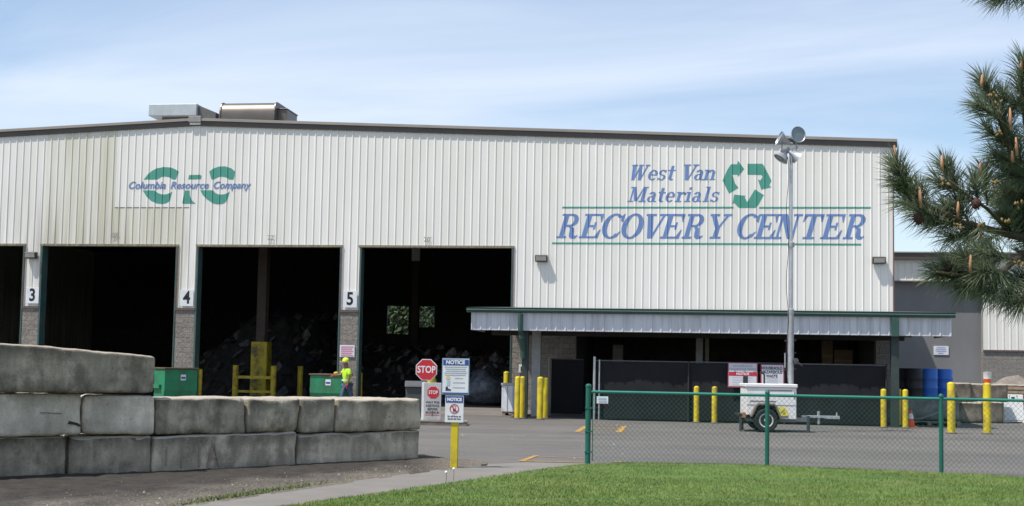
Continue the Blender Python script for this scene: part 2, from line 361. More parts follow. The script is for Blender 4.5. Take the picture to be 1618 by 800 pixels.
for j in range(NV):
    for i in range(NU):
        a = j * (NU + 1) + i; lm.f.append((a, a + 1, a + NU + 2, a + NU + 1))
lawn_m = mat('lawn_turf', (0.060, 0.115, 0.020), 1.0, var=0.35, scale=1.5, dirt=(0.11, 0.13, 0.035), dirt_amt=0.6, dirt_scale=0.8)
tag(lm.build('lawn', lawn_m, smooth=True), kind='structure')

path_up = [(-400, 905), (0, 846), (150, 823), (300, 800), (450, 777.5), (560, 761.5), (663, 747), (760, 735.5), (830, 731.8), (925, 733.6)]
pu = [G(*p) for p in path_up]
pm = MB()
low = [ll[0], ll[1], ll[1].lerp(ll[2], .5), ll[2], ll[3], ll[4], ll[5].lerp(ll[4], .3), ll[5].lerp(ll[6], .5), ll[6].lerp(ll[7], .2), ll[8]]
for a, b in zip(pu, low): pm.v += [(a.x, a.y, 0.012), (b.x, b.y, 0.012)]
for i in range(len(pu) - 1): pm.f.append((2 * i, 2 * i + 1, 2 * i + 3, 2 * i + 2))
tag(pm.build('path', concrete), kind='structure')

# soil between the concrete blocks and the path
def base_y(px): return float(np.interp(px, [-220, 0, 105, 233, 243, 467, 662], [769, 757, 752.7, 750.5, 749.3, 737, 726.5]))
sm = MB(); pale_mix = []; pxs = list(range(-420, 780, 10)); NR = 16
def path_px(px): return float(np.interp(px, [p[0] for p in path_up], [p[1] for p in path_up]))
for px in pxs:
    a = G(px, (base_y(px) - 12) if px < 640 else float(np.interp(px, [640, 680, 775], [718, 723, 731.5]))); b = G(px, path_px(px) + 2)
    for k in range(NR + 1):
        t = k / NR; p = a.lerp(b, t)
        bumpz = 0.012 + (0.035 * max(0, 1 - t * 1.3) + 0.02 * mnoise.noise(Vector((p.x * 3, p.y * 3, 1))) + 0.012 * mnoise.noise(Vector((p.x * 11, p.y * 11, 4)))) * min(1, (1 - t) * 5) * (1 if px < 640 else max(0, 1 - (px - 640) / 120))
        sm.v.append((p.x, p.y, max(0.006, bumpz))); pale_mix.append(max(0, min(1, (t - .58 + .28 * mnoise.noise(Vector((p.x * 1.6, p.y * 1.6, 2)))) * 3.2)) if px < 645 else max(.25, min(1, (px - 645) / 60)))  # soil colour mix, darker beside the blocks, paler towards the path
for i in range(len(pxs) - 1):
    for k in range(NR):
        a = i * (NR + 1) + k; sm.f.append((a, a + 1, a + NR + 2, a + NR + 1))
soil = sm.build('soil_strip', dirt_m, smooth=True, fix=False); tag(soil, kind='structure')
at_ = soil.data.attributes.new('pale_mix', 'FLOAT', 'POINT')
for i, v in enumerate(pale_mix): at_.data[i].value = v
t = dirt_m.node_tree; an_ = t.nodes.new('ShaderNodeAttribute'); an_.attribute_name = 'pale_mix'; mxn = t.nodes.new('ShaderNodeMix'); mxn.data_type = 'RGBA'
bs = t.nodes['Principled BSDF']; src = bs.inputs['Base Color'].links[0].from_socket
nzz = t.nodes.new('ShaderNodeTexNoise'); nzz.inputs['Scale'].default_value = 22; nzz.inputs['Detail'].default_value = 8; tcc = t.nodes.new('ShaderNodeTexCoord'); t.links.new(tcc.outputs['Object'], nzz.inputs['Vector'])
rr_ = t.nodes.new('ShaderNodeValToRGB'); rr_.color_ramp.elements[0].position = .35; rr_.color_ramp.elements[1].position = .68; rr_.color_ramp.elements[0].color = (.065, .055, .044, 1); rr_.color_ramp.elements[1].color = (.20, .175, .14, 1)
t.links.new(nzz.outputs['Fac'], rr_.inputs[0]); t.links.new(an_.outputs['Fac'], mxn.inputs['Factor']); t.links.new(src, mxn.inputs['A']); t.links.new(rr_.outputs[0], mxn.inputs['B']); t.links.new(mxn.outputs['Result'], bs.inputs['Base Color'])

# loose gravel on the soil
gm = MB()
rg = random.Random(3)
for _ in range(1500):
    px = rg.uniform(-60, 770); t = rg.random() ** 0.45
    y0 = (base_y(px) if px < 640 else float(np.interp(px, [640, 680, 775], [720, 724, 731.5])))
    p = G(px, y0 + (path_px(px) - y0) * t); s = rg.uniform(.004, .012) * (2.6 if rg.random() < .05 else 1)
    vs = [(p.x + s * rg.uniform(.6, 1.2) * math.cos(a), p.y + s * rg.uniform(.6, 1.2) * math.sin(a), 0.012) for a in (0.3, 2.1, 4.0, 5.2)] + [(p.x, p.y, .02 + s * rg.uniform(.6, 1.1))]
    gm.add(vs, [(0, 1, 4), (1, 2, 4), (2, 3, 4), (3, 0, 4)])
tag(gm.build('gravel', mat('pale_gravel', (0.24, 0.21, 0.17), 0.9, var=0.5, scale=25)), 'loose pale gravel and chips on the dark soil below the blocks', 'gravel', kind='stuff')

# weeds at the path's edge
wb = MB(); rgw = random.Random(15)
for _ in range(1500):
    px = rgw.gauss(400, 60); p = G(px, path_px(px) - abs(rgw.gauss(0, 3)) - 1); h = rgw.uniform(.015, .05); a = rgw.uniform(0, 6.28); w = rgw.uniform(.004, .010)
    c_, s_w = math.cos(a) * w, math.sin(a) * w
    wb.add([(p.x - c_, p.y - s_w, .012), (p.x + c_, p.y + s_w, .012), (p.x + rgw.uniform(-.04, .04), p.y + rgw.uniform(-.04, .04), .012 + h)], [(0, 1, 2)])
tag(wb.build('weeds', mat('weed_green', (.12, .15, .05), .8, var=.4, scale=20), fix=False), 'thin low weeds in the soil along the upper edge of the path', 'weeds', kind='stuff')
# grass blades
gb = MB(); rg = random.Random(5)
for _ in range(150000):
    px = rg.uniform(330, 1700); py = 800 + 25 - (rg.random() ** 1.25) * 100
    p = G(px, py)
    if p.y > top_y(p.x) - 0.0 or p.x < edge_x(p.y) - 0.07 * max(0, mnoise.noise(Vector((p.x * 5, p.y * 5, 1)))) - .01 or p.x > 9: continue
    z = lawn_z(p.x, p.y) - .005; h = rg.uniform(.016, .036) * (1.15 + .5 * mnoise.noise(Vector((p.x * .9, p.y * .9, 9)))); a = rg.uniform(0, 6.28); w = rg.uniform(.003, .006)
    lx, ly = rg.uniform(-.025, .025), rg.uniform(-.025, .025); c, s = math.cos(a) * w, math.sin(a) * w
    gb.add([(p.x - c, p.y - s, z), (p.x + c, p.y + s, z), (p.x + lx, p.y + ly, z + h)], [(0, 1, 2)])
grass_m = mat('grass_blades', (0.085, 0.165, 0.026), 0.7, var=0.2, scale=0.9, two=(0.20, 0.27, 0.055), dirt=(0.285, 0.305, 0.10), dirt_amt=0.55, dirt_scale=2.2)
tag(gb.build('grass', grass_m, fix=False), 'short mown green grass of the lawn in front of the fence', 'grass', kind='stuff')

# mulch bed under the pine
c = G(1600, 832); mm = MB(); n = 40
mm.v.append((c.x, c.y, .12))
for ring, (rr, zz) in enumerate(((.45, .12), (.85, .10), (1.1, .05))):
    for k in range(n):
        a = 6.283 * k / n; q = 1 + .12 * mnoise.noise(Vector((math.cos(a) * 2, math.sin(a) * 2, ring)))
        mm.v.append((c.x + rr * q * 1.1 * math.cos(a), c.y + rr * q * .75 * math.sin(a), zz + .02 * mnoise.noise(Vector((a * 4, ring, 0)))))
for k in range(n):
    k2 = (k + 1) % n; mm.f.append((0, 1 + k, 1 + k2))
    for ring in range(2): mm.f.append((1 + ring * n + k, 1 + (ring + 1) * n + k, 1 + (ring + 1) * n + k2, 1 + ring * n + k2))
tag(mm.build('mulch_bed', mat('bark_mulch', (0.10, 0.06, 0.045), 1, var=.5, scale=20, bump=1.0, bump_scale=30), smooth=True), kind='structure')

# ================================================================== MAIN BUILDING
PER = 0.3048
def prof(x):
    q = (x % PER)
    if q < .022: return -.023 * q / .022
    if q < .052: return -.023
    if q < .074: return -.023 * (.074 - q) / .022
    return 0.0
BR = (0.0, .022, .052, .074)
def breaks(x0, x1):
    xs = [x0]; k = math.floor(x0 / PER)
    while k * PER < x1:
        for b in BR:
            x = k * PER + b
            if x0 + 1e-4 < x < x1 - 1e-4: xs.append(x)
        k += 1
    return xs + [x1]
RIDGE_X, RIDGE_Z = -19.94, 11.24
def roof_z(x): return RIDGE_Z - (0.0468 * (RIDGE_X - x) if x < RIDGE_X else 0.03855 * (x - RIDGE_X))
def ribbed(mb, x0, x1, zb, zt, y=0.0):
    xs = breaks(x0, x1)
    if zt is roof_z and x0 < RIDGE_X < x1: xs = sorted(xs + [RIDGE_X])
    vs = []; fs = []
    for x in xs:
        vs += [(x, y + prof(x), zb), (x, y + prof(x), zt(x) if callable(zt) else zt)]
    for i in range(len(xs) - 1): fs.append((2 * i, 2 * i + 2, 2 * i + 3, 2 * i + 1))
    mb.add(vs, fs)
XL, XR, DEEP = -46.0, 7.56, 44.0
doors = [(-33.0, -27.14), (-26.41, -20.54), (-19.71, -13.70), (-12.95, -6.82)]
DH, SH = 6.29, 3.78
bld = thing('warehouse', 'long white ribbed metal recycling warehouse with open truck bays and blue painted lettering', 'warehouse', (0, 0, 0))
cl = MB()
ribbed(cl, XL, XR, DH, roof_z)
for a, b in ((XL, doors[0][0]), (doors[0][1], doors[1][0]), (doors[1][1], doors[2][0]), (doors[2][1], doors[3][0]), (doors[3][1], XR)): ribbed(cl, a, b, SH, DH)
cl.build('front_wall', clad, bld)
ly = MB().box(-23.3, -.012, 7.868, -20.1, -.002, 7.884).build('sheet_lap', mat('dark_gap', (0.12, 0.11, 0.09), 0.9), bld)
piers = [(XL, doors[0][0]), (doors[0][1], doors[1][0]), (doors[1][1], doors[2][0]), (doors[2][1], doors[3][0]), (doors[3][1], -4.3), (6.9, XR)]
for a, b in piers:
    MB().box(a + .0, -.03, 0, b, .45, SH - .09).build('stone_pier', stone, bld, bevel=.01)
    MB().box(a - .01, -.075, SH - .088, b + .01, .45, SH + .012).build('sill_flashing', mat('brown_flashing', (0.11, 0.085, 0.075), .6), bld)
# dark door frames
for a, b in doors:
    MB().box(a, -.055, 0, a + .07, .42, DH - .012).build('door_jamb', jamb_m, bld); MB().box(b - .05, -.055, 0, b, .42, DH - .012).build('door_jamb', jamb_m, bld)
    MB().box(a - .05, -.062, DH - .01, b + .05, .30, DH + .075).build('door_header', mat('stained_header', (0.22, 0.19, 0.14), .7, var=.5, scale=5, stretch=(3, 1, 1)), bld)
    MB().box(b + .003, -.058, SH, b + .03, -.036, DH - .012).build('edge_strip', rust, bld)
# right corner trim, side and back walls, roof
MB().box(XR - .03, -.045, SH + .02, XR + .012, .05, roof_z(XR) - .01).build('corner_trim', mat('rust_red_trim', (0.16, 0.09, 0.085), .6), bld)
sw = MB().box(XR - .12, .06, 0, XR, DEEP, roof_z(XR) - .02); sw.build('side_wall', clad, bld)
MB().box(XL, .06, 0, XL + .12, DEEP, roof_z(XL) - .02).build('side_wall', clad, bld)
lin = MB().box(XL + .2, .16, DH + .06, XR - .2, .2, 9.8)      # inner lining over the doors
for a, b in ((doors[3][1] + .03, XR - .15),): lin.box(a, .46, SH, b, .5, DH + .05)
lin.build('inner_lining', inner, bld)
# back wall with two openings
o1a, o1b = W(611, 528, DEEP), W(646, 484, DEEP); o2a, o2b = W(657, 517, DEEP), W(687, 484, DEEP)
bw = MB(); xs = [XL, RIDGE_X - 14, RIDGE_X, o1a.x, o1b.x, o2a.x, o2b.x, XR]; T = .2; ztop = (o1b.z + o2b.z) / 2
xs = sorted(xs)
for a, b in zip(xs[:-1], xs[1:]):
    z0 = 0
    for oa, ob in ((o1a, o1b), (o2a, o2b)):
        if oa.x - 1e-6 < a and b < ob.x + 1e-6: bw.box(a, DEEP, 0, b, DEEP + T, oa.z); z0 = ztop
    bw.prism([(a, z0), (b, z0), (b, roof_z(b) + .04), (a, roof_z(a) + .04)], 'y', DEEP, DEEP + T)
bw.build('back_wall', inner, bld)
def slab(mb, pts, y0, y1, t0, t1):
    vs = []
    for x, z in pts: vs += [(x, y0, z + t0), (x, y1, z + t0), (x, y1, z + t1), (x, y0, z + t1)]
    fs = [(0, 3, 2, 1)]
    for i in range(len(pts) - 1):
        o = 4 * i
        for k in range(4): fs.append((o + k, o + (k + 1) % 4, o + 4 + (k + 1) % 4, o + 4 + k))
    o = 4 * (len(pts) - 1); fs.append((o, o + 1, o + 2, o + 3)); mb.add(vs, fs)
rx = [XL - .2, RIDGE_X, XR + .12]; rp_ = [(x, roof_z(x)) for x in rx]
b_ = MB(); slab(b_, rp_, .05, DEEP + .4, .0, .08); b_.build('roof', mat('roof_underside', (0.07, 0.07, 0.07), .9), bld)
b_ = MB(); slab(b_, rp_, -.07, DEEP + .5, .24, .29); b_.build('roof_sheet', rooftop, bld)
b_ = MB(); slab(b_, rp_, -.075, .04, -.03, .235); b_.build('fascia', brown, bld)
b_ = MB(); slab(b_, rp_, -.13, -.077, .17, .262); b_.build('roof_edge', brown_top, bld)
rc = roof_z(RIDGE_X)
MB().box(RIDGE_X - .28, -.16, rc + .10, RIDGE_X + .25, -.06, rc + .36).build('ridge_cap', mat('ridge_cap_grey', (0.28, 0.26, 0.25), .6), bld, bevel=.02)
MB().box(RIDGE_X - .24, -.11, rc + .00, RIDGE_X + .22, -.077, rc + .09).build('ridge_patch', white, bld, bevel=.01)
# dark bay under the canopy
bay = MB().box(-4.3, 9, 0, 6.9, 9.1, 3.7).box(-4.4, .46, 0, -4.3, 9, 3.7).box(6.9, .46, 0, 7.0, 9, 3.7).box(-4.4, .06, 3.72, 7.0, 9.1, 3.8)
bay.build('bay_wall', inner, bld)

# --- painted lettering, draped over the ribs
def drape(polys, m, name, offset=.004):
    """polys: lists of (x, z) on the wall. The paint follows the ribbed sheet"""
    bm = bmesh.new()
    layer = bm.faces.layers.int.new('k')
    x0 = 1e9; x1 = -1e9
    for k, poly in enumerate(polys):
        area = sum(p[0] * q[1] - q[0] * p[1] for p, q in zip(poly, poly[1:] + poly[:1]))
        if area < 0: poly = poly[::-1]
        vs = [bm.verts.new((p[0], 0, p[1])) for p in poly]
        for tri in tessellate_polygon([[Vector((p[0], p[1], 0)) for p in poly]]):
            q = [poly[i] for i in tri]
            ar = (q[1][0] - q[0][0]) * (q[2][1] - q[0][1]) - (q[2][0] - q[0][0]) * (q[1][1] - q[0][1])
            if abs(ar) < 1e-7: continue
            try: f = bm.faces.new([vs[i] for i in (tri if ar > 0 else tri[::-1])]); f[layer] = k
            except ValueError: continue
        x0 = min(x0, min(p[0] for p in poly)); x1 = max(x1, max(p[0] for p in poly))
    for x in breaks(x0, x1)[1:-1]:
        bmesh.ops.bisect_plane(bm, geom=list(bm.verts) + list(bm.edges) + list(bm.faces), dist=1e-6, plane_co=(x, 0, 0), plane_no=(1, 0, 0))
    for v in bm.verts:
        k = v.link_faces[0][layer] if v.link_faces else 0
        v.co.y = prof(v.co.x + 1e-7) - offset - .0006 * (k % 7)
    bmesh.ops.delete(bm, geom=[v for v in bm.verts if not v.link_faces], context='VERTS')
    me = bpy.data.meshes.new(name); bm.to_mesh(me); bm.free(); me.materials.append(m)
    o = bpy.data.objects.new(name, me); COL.objects.link(o); o.parent = bld; return o
def ring(cx, cy, rx_, ry_, a0, a1, tx, ty, n=22):
    """pieces of an elliptical band, thick at the sides (tx) and thin at top and bottom (ty)"""
    out_ = []
    A = [R(a0 + (a1 - a0) * i / n) for i in range(n + 1)]
    for a, b in zip(A[:-1], A[1:]):
        out_.append([(cx + rx_ * math.cos(a), cy + ry_ * math.sin(a)), (cx + rx_ * math.cos(b), cy + ry_ * math.sin(b)),
                     (cx + (rx_ - tx) * math.cos(b), cy + (ry_ - ty) * math.sin(b)), (cx + (rx_ - tx) * math.cos(a), cy + (ry_ - ty) * math.sin(a))])
    return out_
def rc_(x0, y0, x1, y1): return [(x0, y0), (x1, y0), (x1, y1), (x0, y1)]
def dg(xa, ya, xb, yb, w): return [(xa - w / 2, ya), (xa + w / 2, ya), (xb + w / 2, yb), (xb - w / 2, yb)]
K, t_, sf = .20, .085, .085      # thick stroke, thin stroke, serif height
def GL(ch):
    if ch == 'R': return [rc_(.10, sf, .10 + K, 1 - t_), rc_(0, 0, .42, sf), rc_(0, 1 - t_, .45, 1), rc_(.3, .47, .48, .47 + t_)] + ring(.45, .735, .32, .265, -90, 90, K, t_) + \
        [[(.42, .47), (.52, .49), (.66, .42), (.70, .30), (.72, .16), (.80, .09), (.88, .14), (.91, .10), (.82, -.01), (.66, -.02), (.54, .06), (.51, .2), (.50, .36)]]
    if ch == 'E': return [rc_(.10, sf, .10 + K, 1 - t_), rc_(0, 0, .80, sf), rc_(0, 1 - t_, .80, 1), rc_(.3, .46, .56, .46 + t_), rc_(.50, .36, .58, .66),
                          [(.80, 1 - t_), (.66, 1 - t_), (.76, .66), (.80, .66)], [(.80, sf), (.64, sf), (.78, .36), (.83, .36)]]
    if ch == 'C': return ring(.45, .5, .45, .52, 48, 318, K + .02, t_) + [[(.72, .72), (.80, .66), (.84, .66), (.84, 1.0), (.79, 1.0), (.70, .88)], [(.66, .10), (.72, .06), (.84, .27), (.80, .30), (.70, .20)]]
    if ch == 'O': return ring(.45, .5, .45, .52, 0, 360, K + .02, t_, 40)
    if ch == 'V': return [dg(.40, 0, .18, 1 - t_, K + .03), dg(.43, 0, .74, 1 - t_, .10), rc_(0, 1 - t_, .42, 1), rc_(.56, 1 - t_, .92, 1)]
    if ch == 'Y': return [dg(.42, .44, .17, 1 - t_, K), dg(.48, .44, .74, 1 - t_, .10), rc_(0, 1 - t_, .40, 1), rc_(.56, 1 - t_, .92, 1), rc_(.34, sf, .34 + K, .46), rc_(.22, 0, .68, sf)]
    if ch == 'N': return [rc_(.12, sf, .21, 1 - t_), rc_(0, 0, .34, sf), rc_(0, 1 - t_, .3, 1), dg(.68, 0, .22, 1, K + .05), rc_(.70, .0, .79, 1 - t_), rc_(.58, 1 - t_, .92, 1)]
    if ch == 'T': return [rc_(.30, sf, .30 + K, 1 - t_), rc_(.16, 0, .64, sf), rc_(0, 1 - t_, .80, 1), [(0, 1 - t_), (0, .68), (.05, .68), (.15, 1 - t_)], [(.80, 1 - t_), (.65, 1 - t_), (.75, .68), (.80, .68)]]
    if ch == 'W': return [dg(.28, 0, .15, 1 - t_, K), dg(.30, 0, .52, .9, .09), dg(.68, 0, .54, 1 - t_, K), dg(.70, 0, .95, 1 - t_, .09), rc_(0, 1 - t_, .34, 1), rc_(.42, 1 - t_, .70, 1), rc_(.82, 1 - t_, 1.1, 1)]
    if ch == 'M': return [rc_(.12, sf, .21, 1 - t_), rc_(0, 0, .34, sf), rc_(.0, 1 - t_, .30, 1), dg(.50, .05, .22, 1, K), dg(.53, .05, .83, 1, .09), rc_(.80, sf, .80 + K, 1 - t_), rc_(.68, 0, 1.12, sf), rc_(.80, 1 - t_, 1.1, 1)]
    x = .66
    if ch == 'e': return ring(.29, x / 2, .29, x / 2 + .01, 10, 318, .17, .075) + [rc_(.12, .30, .565, .37)]
    if ch == 'a': return ring(.26, .19, .24, .2, 60, 360, .15, .065) + [rc_(.33, .06, .50, .46), rc_(.44, 0, .62, .07)] + ring(.28, .46, .22, .205, -4, 165, .17, .075)
    if ch == 's': return ring(.24, .485, .22, .185, 20, 230, .14, .07) + ring(.25, .18, .23, .19, 200, 410, .14, .07) + [dg(.33, .30, .17, .37, .2), rc_(.0, .0, .05, .2), rc_(.40, .46, .45, .66)]
    if ch == 't': return [rc_(.12, .12, .30, .92), rc_(0, .58, .44, .66)] + ring(.30, .16, .18, .17, 180, 320, .16, .075)
    if ch == 'n': return [rc_(.10, sf, .28, x), rc_(0, 0, .36, .075), rc_(0, x - .075, .2, x), rc_(.50, sf, .68, .44), rc_(.42, 0, .78, .075)] + ring(.44, .42, .24, .245, 0, 160, .18, .085)
    if ch == 'r': return [rc_(.10, sf, .28, x), rc_(0, 0, .40, .075), rc_(0, x - .075, .2, x)] + ring(.42, .46, .18, .2, 20, 170, .13, .1) + [rc_(.45, .46, .60, .60)]
    if ch == 'i': return [rc_(.10, sf, .28, x), rc_(0, 0, .38, .075), rc_(0, x - .075, .2, x), rc_(.11, .80, .28, .96)]
    if ch == 'l': return [rc_(.10, sf, .28, 1.0), rc_(0, 0, .38, .075), rc_(0, .925, .2, 1.0)]
def place(ch, x0, zb, h, w, slant):
    """glyph with its lower left corner at (x0, zb), cap height h, horizontal scale w"""
    return [[(x0 + p[0] * w + p[1] * h * slant, zb + p[1] * h) for p in poly] for poly in GL(ch)]
# letters of the big line: pixel x of each letter's foot, read off the photo on the wall plane
def z2(px, py): return (840 + px / 2.7897, 180 + py / 2.7917)
big = [('R', 108, 100), ('E', 207, 104), ('C', 297, 104), ('O', 383, 104), ('V', 478, 106), ('E', 565, 104), ('R', 660, 100), ('Y', 760, 104), ('C', 893, 104), ('E', 978, 104), ('N', 1060, 116), ('T', 1175, 108), ('E', 1270, 106), ('R', 1370, 102)]
pol = []
ZB, ZT = W(*z2(700, 551)).z, W(*z2(700, 442)).z
for ch, x, w in big:
    a = W(*z2(x, 551)); b = W(*z2(x + w, 551)); pol += place(ch, a.x, ZB, ZT - ZB, (b.x - a.x), .27)
drape(pol, logo_blue, 'lettering')
def line2(items, yb_, yt_, w_unit):
    zb, zt = W(*z2(620, yb_)).z, W(*z2(620, yt_)).z; pl = []
    for ch, x in items:
        a = W(*z2(x, yb_)); b = W(*z2(x + w_unit, yb_)); pl += place(ch, a.x, zb, zt - zb, b.x - a.x, .26)
    drape(pl, logo_blue, 'lettering')
line2([('W', 426), ('e', 508), ('s', 552), ('t', 592), ('V', 655), ('a', 711), ('n', 752)], 293, 224, 72)
line2([('M', 422), ('a', 504), ('t', 549), ('e', 585), ('r', 630), ('i', 672), ('a', 702), ('l', 752), ('s', 785)], 389, 322, 70)
# green rules
pol = []
for (a, b, ya, yb_, th) in ((135, 890, 410, 418.5, 0), (1003, 1495, 410.5, 418.5, 0), (90, 1453, 569, 577.5, 0)):
    p, q = W(*z2(a, ya)), W(*z2(b, ya)); zt = W(*z2(760, ya if ya < 500 else 570)).z; zb = zt - .072
    pol.append(rc_(p.x, zb, q.x, zt))
drape(pol, logo_green, 'painted_rule')
def zz(px, py): p = W(980 + px / 5.3346, 250 + py / 5.3333); return (p.x, p.z)
arrows = [[(862, 190), (905, 95), (935, 52), (985, 52), (992, 22), (1045, 92), (992, 160), (988, 140), (945, 140), (968, 215), (998, 250), (918, 300)],
          [(1072, 48), (1200, 48), (1222, 85), (1275, 190), (1255, 232), (1275, 245), (1188, 266), (1160, 178), (1180, 190), (1200, 160), (1190, 142), (1072, 140)],
          [(1135, 264), (1210, 312), (1165, 392), (1142, 420), (1000, 420), (962, 378), (946, 386), (960, 308), (1060, 318), (1048, 325), (1070, 372)]]
drape([[zz(*p) for p in a] for a in arrows], logo_green, 'painted_emblem')
def z5(px, py): p = W(190 + px / 7.3545, 250 + py / 7.3556); return (p.x, p.z)
crc = [[(272, 250), (315, 195), (365, 150), (430, 118), (510, 104), (590, 110), (645, 132), (682, 158), (648, 250), (610, 248), (575, 226), (525, 214), (475, 222), (428, 250)],
       [(262, 376), (402, 376), (440, 408), (490, 424), (540, 420), (580, 406), (606, 386), (578, 492), (565, 510), (530, 526), (480, 534), (425, 526), (360, 498), (305, 446)],
       [(800, 198), (930, 194), (946, 210), (936, 246), (790, 248)],
       [(752, 376), (806, 376), (812, 440), (835, 495), (876, 530), (722, 530)],
       [(1034, 156), (1090, 118), (1150, 98), (1220, 96), (1290, 118), (1338, 160), (1318, 250), (1270, 248), (1225, 222), (1180, 214), (1130, 224), (1085, 248), (1060, 248)],
       [(930, 374), (1076, 374), (1108, 408), (1150, 424), (1200, 422), (1245, 408), (1274, 386), (1238, 500), (1200, 528), (1140, 538), (1080, 526), (1010, 478), (960, 430)]]
drape([[z5(*p) for p in a] for a in crc], logo_green, 'painted_emblem')
# small blue italic line across the emblem (polygons of the built-in typeface, draped the same way)
def font_polys(body, shear, bold):
    cu = bpy.data.curves.new('t', 'FONT'); cu.body = body; cu.size = 1; cu.shear = shear; cu.offset = bold; cu.resolution_u = 3
    tmp = bpy.data.objects.new('tmp', cu); COL.objects.link(tmp); dgh = bpy.context.evaluated_depsgraph_get()
    me = bpy.data.meshes.new_from_object(tmp.evaluated_get(dgh)); bpy.data.objects.remove(tmp)
    ps = [[(me.vertices[i].co.x, me.vertices[i].co.y) for i in p.vertices] for p in me.polygons]
    xs_ = [v.co.x for v in me.vertices]; return ps, min(xs_), max(xs_)
for word, xa, xb in (('Columbia', 100, 530), ('Resource', 585, 1030), ('Company', 1085, 1522)):
    ps, mn, mxx = font_polys(word, .28, .022); a, b = z5(xa, 355), z5(xb, 355); zt = z5(700, 274)[1]; zb = z5(700, 355)[1]
    s = (zt - zb) / .70
    drape([[(a[0] + (p[0] - mn) / (mxx - mn) * (b[0] - a[0]), zb + p[1] * s) for p in poly] for poly in ps], logo_blue, 'lettering', offset=.010)
dim_m = mat('stencil_grey', (0.30, 0.29, 0.28), .7)
for (px, py, tx) in ((182, 372, "20'"), (429, 376, "22'"), (676, 379, "20'")):
    p = W(px, py); text(tx, .26, dim_m, bld, (p.x, -.048, p.z), name='height_marking', bold=.004)

# ================================================================== things on the warehouse
def wall_sign(name, label, cat, px, py, w, h, y, group=None):
    p = W(px, py, y); s = thing(name, label, cat, (p.x, y, p.z), group=group)
    MB().box(-w / 2, 0, -h / 2, w / 2, .025, h / 2).build('panel', sign_white, s, bevel=.004); return s
for ch, px, py in (('3', 51, 467), ('4', 295, 471), ('5', 553, 473)):
    s = wall_sign('bay_number_sign', 'white square plate with black number %s on the pier of a truck bay' % ch, 'sign', px, py, .56, .66, -.075, 'bay number plates')
    text(ch, .70, sign_black, s, (0, -.004, 0), bold=.018, sx=.85, name='numeral')
def lamp(px, py, label):
    p = W(px, py); s = thing('wall_lamp', label, 'wall lamp', (p.x, -.036, p.z), group='flood lamps on the warehouse wall')
    MB().prism([(0, .13), (-.20, .13), (-.24, .10), (-.20, -.12), (0, -.14)], 'x', -.235, .235).build('housing', mat('bronze_housing', (0.07, 0.062, 0.055), .5), s, bevel=.012)
    MB().add([(-.2, -.2455, .072), (.2, -.2455, .072), (.2, -.212, -.095), (-.2, -.212, -.095)], [(0, 1, 2, 3)]).build('lens', mat('lamp_lens', (0.42, 0.40, 0.37), .25), s)
lamp(52, 404, 'brown wall lamp above the number 3 plate'); lamp(856, 409, 'brown wall lamp just right of the open truck bay'); lamp(1388, 412, 'brown wall lamp near the right corner of the white wall')

# roof units
p = W(291, 188, 3.2)
v1 = thing('roof_vent', 'flat galvanised square hooded vent on the roof left of the ridge', 'roof vent', (p.x, 3.2, roof_z(p.x) + .28), group='roof vents at the ridge')
vm = mat('vent_pale_steel', (0.42, 0.46, 0.48), .5, .2, var=.1, scale=2, dirt=(.36, .36, .36), dirt_amt=.5)
ms = 1 / 38.0
q0, q1 = W(238, 166, 3.2), W(313, 186, 3.2); zc = v1.location.z; xc = v1.location.x
MB().box(q0.x - xc, -.2, q1.z - zc + .05, q1.x - xc, 2.6, q0.z - zc).build('hood', vm, v1, bevel=.03)
MB().box(q0.x - xc + .5, .1, -.35, q1.x - xc - .15, 2.4, q1.z - zc + .06).build('curb', mat('vent_shadow_steel', (0.10, 0.10, 0.10), .6), v1)
MB().prism([(q1.x - xc + .01, q0.z - zc - .04), (q1.x - xc + .80, q0.z - zc - .36), (q1.x - xc + .80, -.35), (q1.x - xc + .01, -.35)], 'y', .0, 2.3).build('side_duct', mat('dark_duct', (0.13, 0.125, 0.12), .5, .4), v1, bevel=.015)
q0, q1 = W(351, 163, 3.2), W(437, 188, 3.2)
xc = (q0.x + q1.x) / 2; v2 = thing('roof_vent', 'brown rounded barrel vent on the roof right of the ridge', 'roof vent', (xc, 3.2, roof_z(xc) + .28), group='roof vents at the ridge')
zc = v2.location.z; hw = (q1.x - q0.x) / 2; zt = q0.z - zc; zb = -.4
zm_ = (zt + zb + .3) / 2; hh_ = zt - zm_
pf = [(.45, zb), (.10, zb)] + [(.12 - .42 * math.cos(R(a)), zm_ + hh_ * math.sin(R(a))) for a in range(-70, 91, 16)] + [(1.6, zt), (1.6, zb)]
vb = mat('brown_steel', (0.115, 0.10, 0.085), .36, .35, var=.1, scale=2)
MB().prism(pf, 'x', -hw + .06, hw - .06).build('cover', vb, v2, smooth='auto')
MB().prism([(a - .03, b + (.03 if b > 0 else 0)) for a, b in pf], 'x', -hw, -hw + .058).build('end_plate', mat('brown_end', (0.12, 0.105, 0.095), .4, .3), v2)
MB().prism([(a - .03, b + (.03 if b > 0 else 0)) for a, b in pf], 'x', hw - .058, hw).build('end_plate', mat('brown_end', (0.12, 0.105, 0.095), .4, .3), v2)
q2 = W(455, 174, 3.4)
MB().box(hw + .003, .1, -.4, q2.x - xc, 1.5, q2.z - zc).box(hw + .003, .05, q2.z - zc, q2.x - xc + .03, 1.55, q2.z - zc + .05).build('side_box', mat('brown_end', (0.12, 0.105, 0.095), .4, .3), v2, bevel=.015)

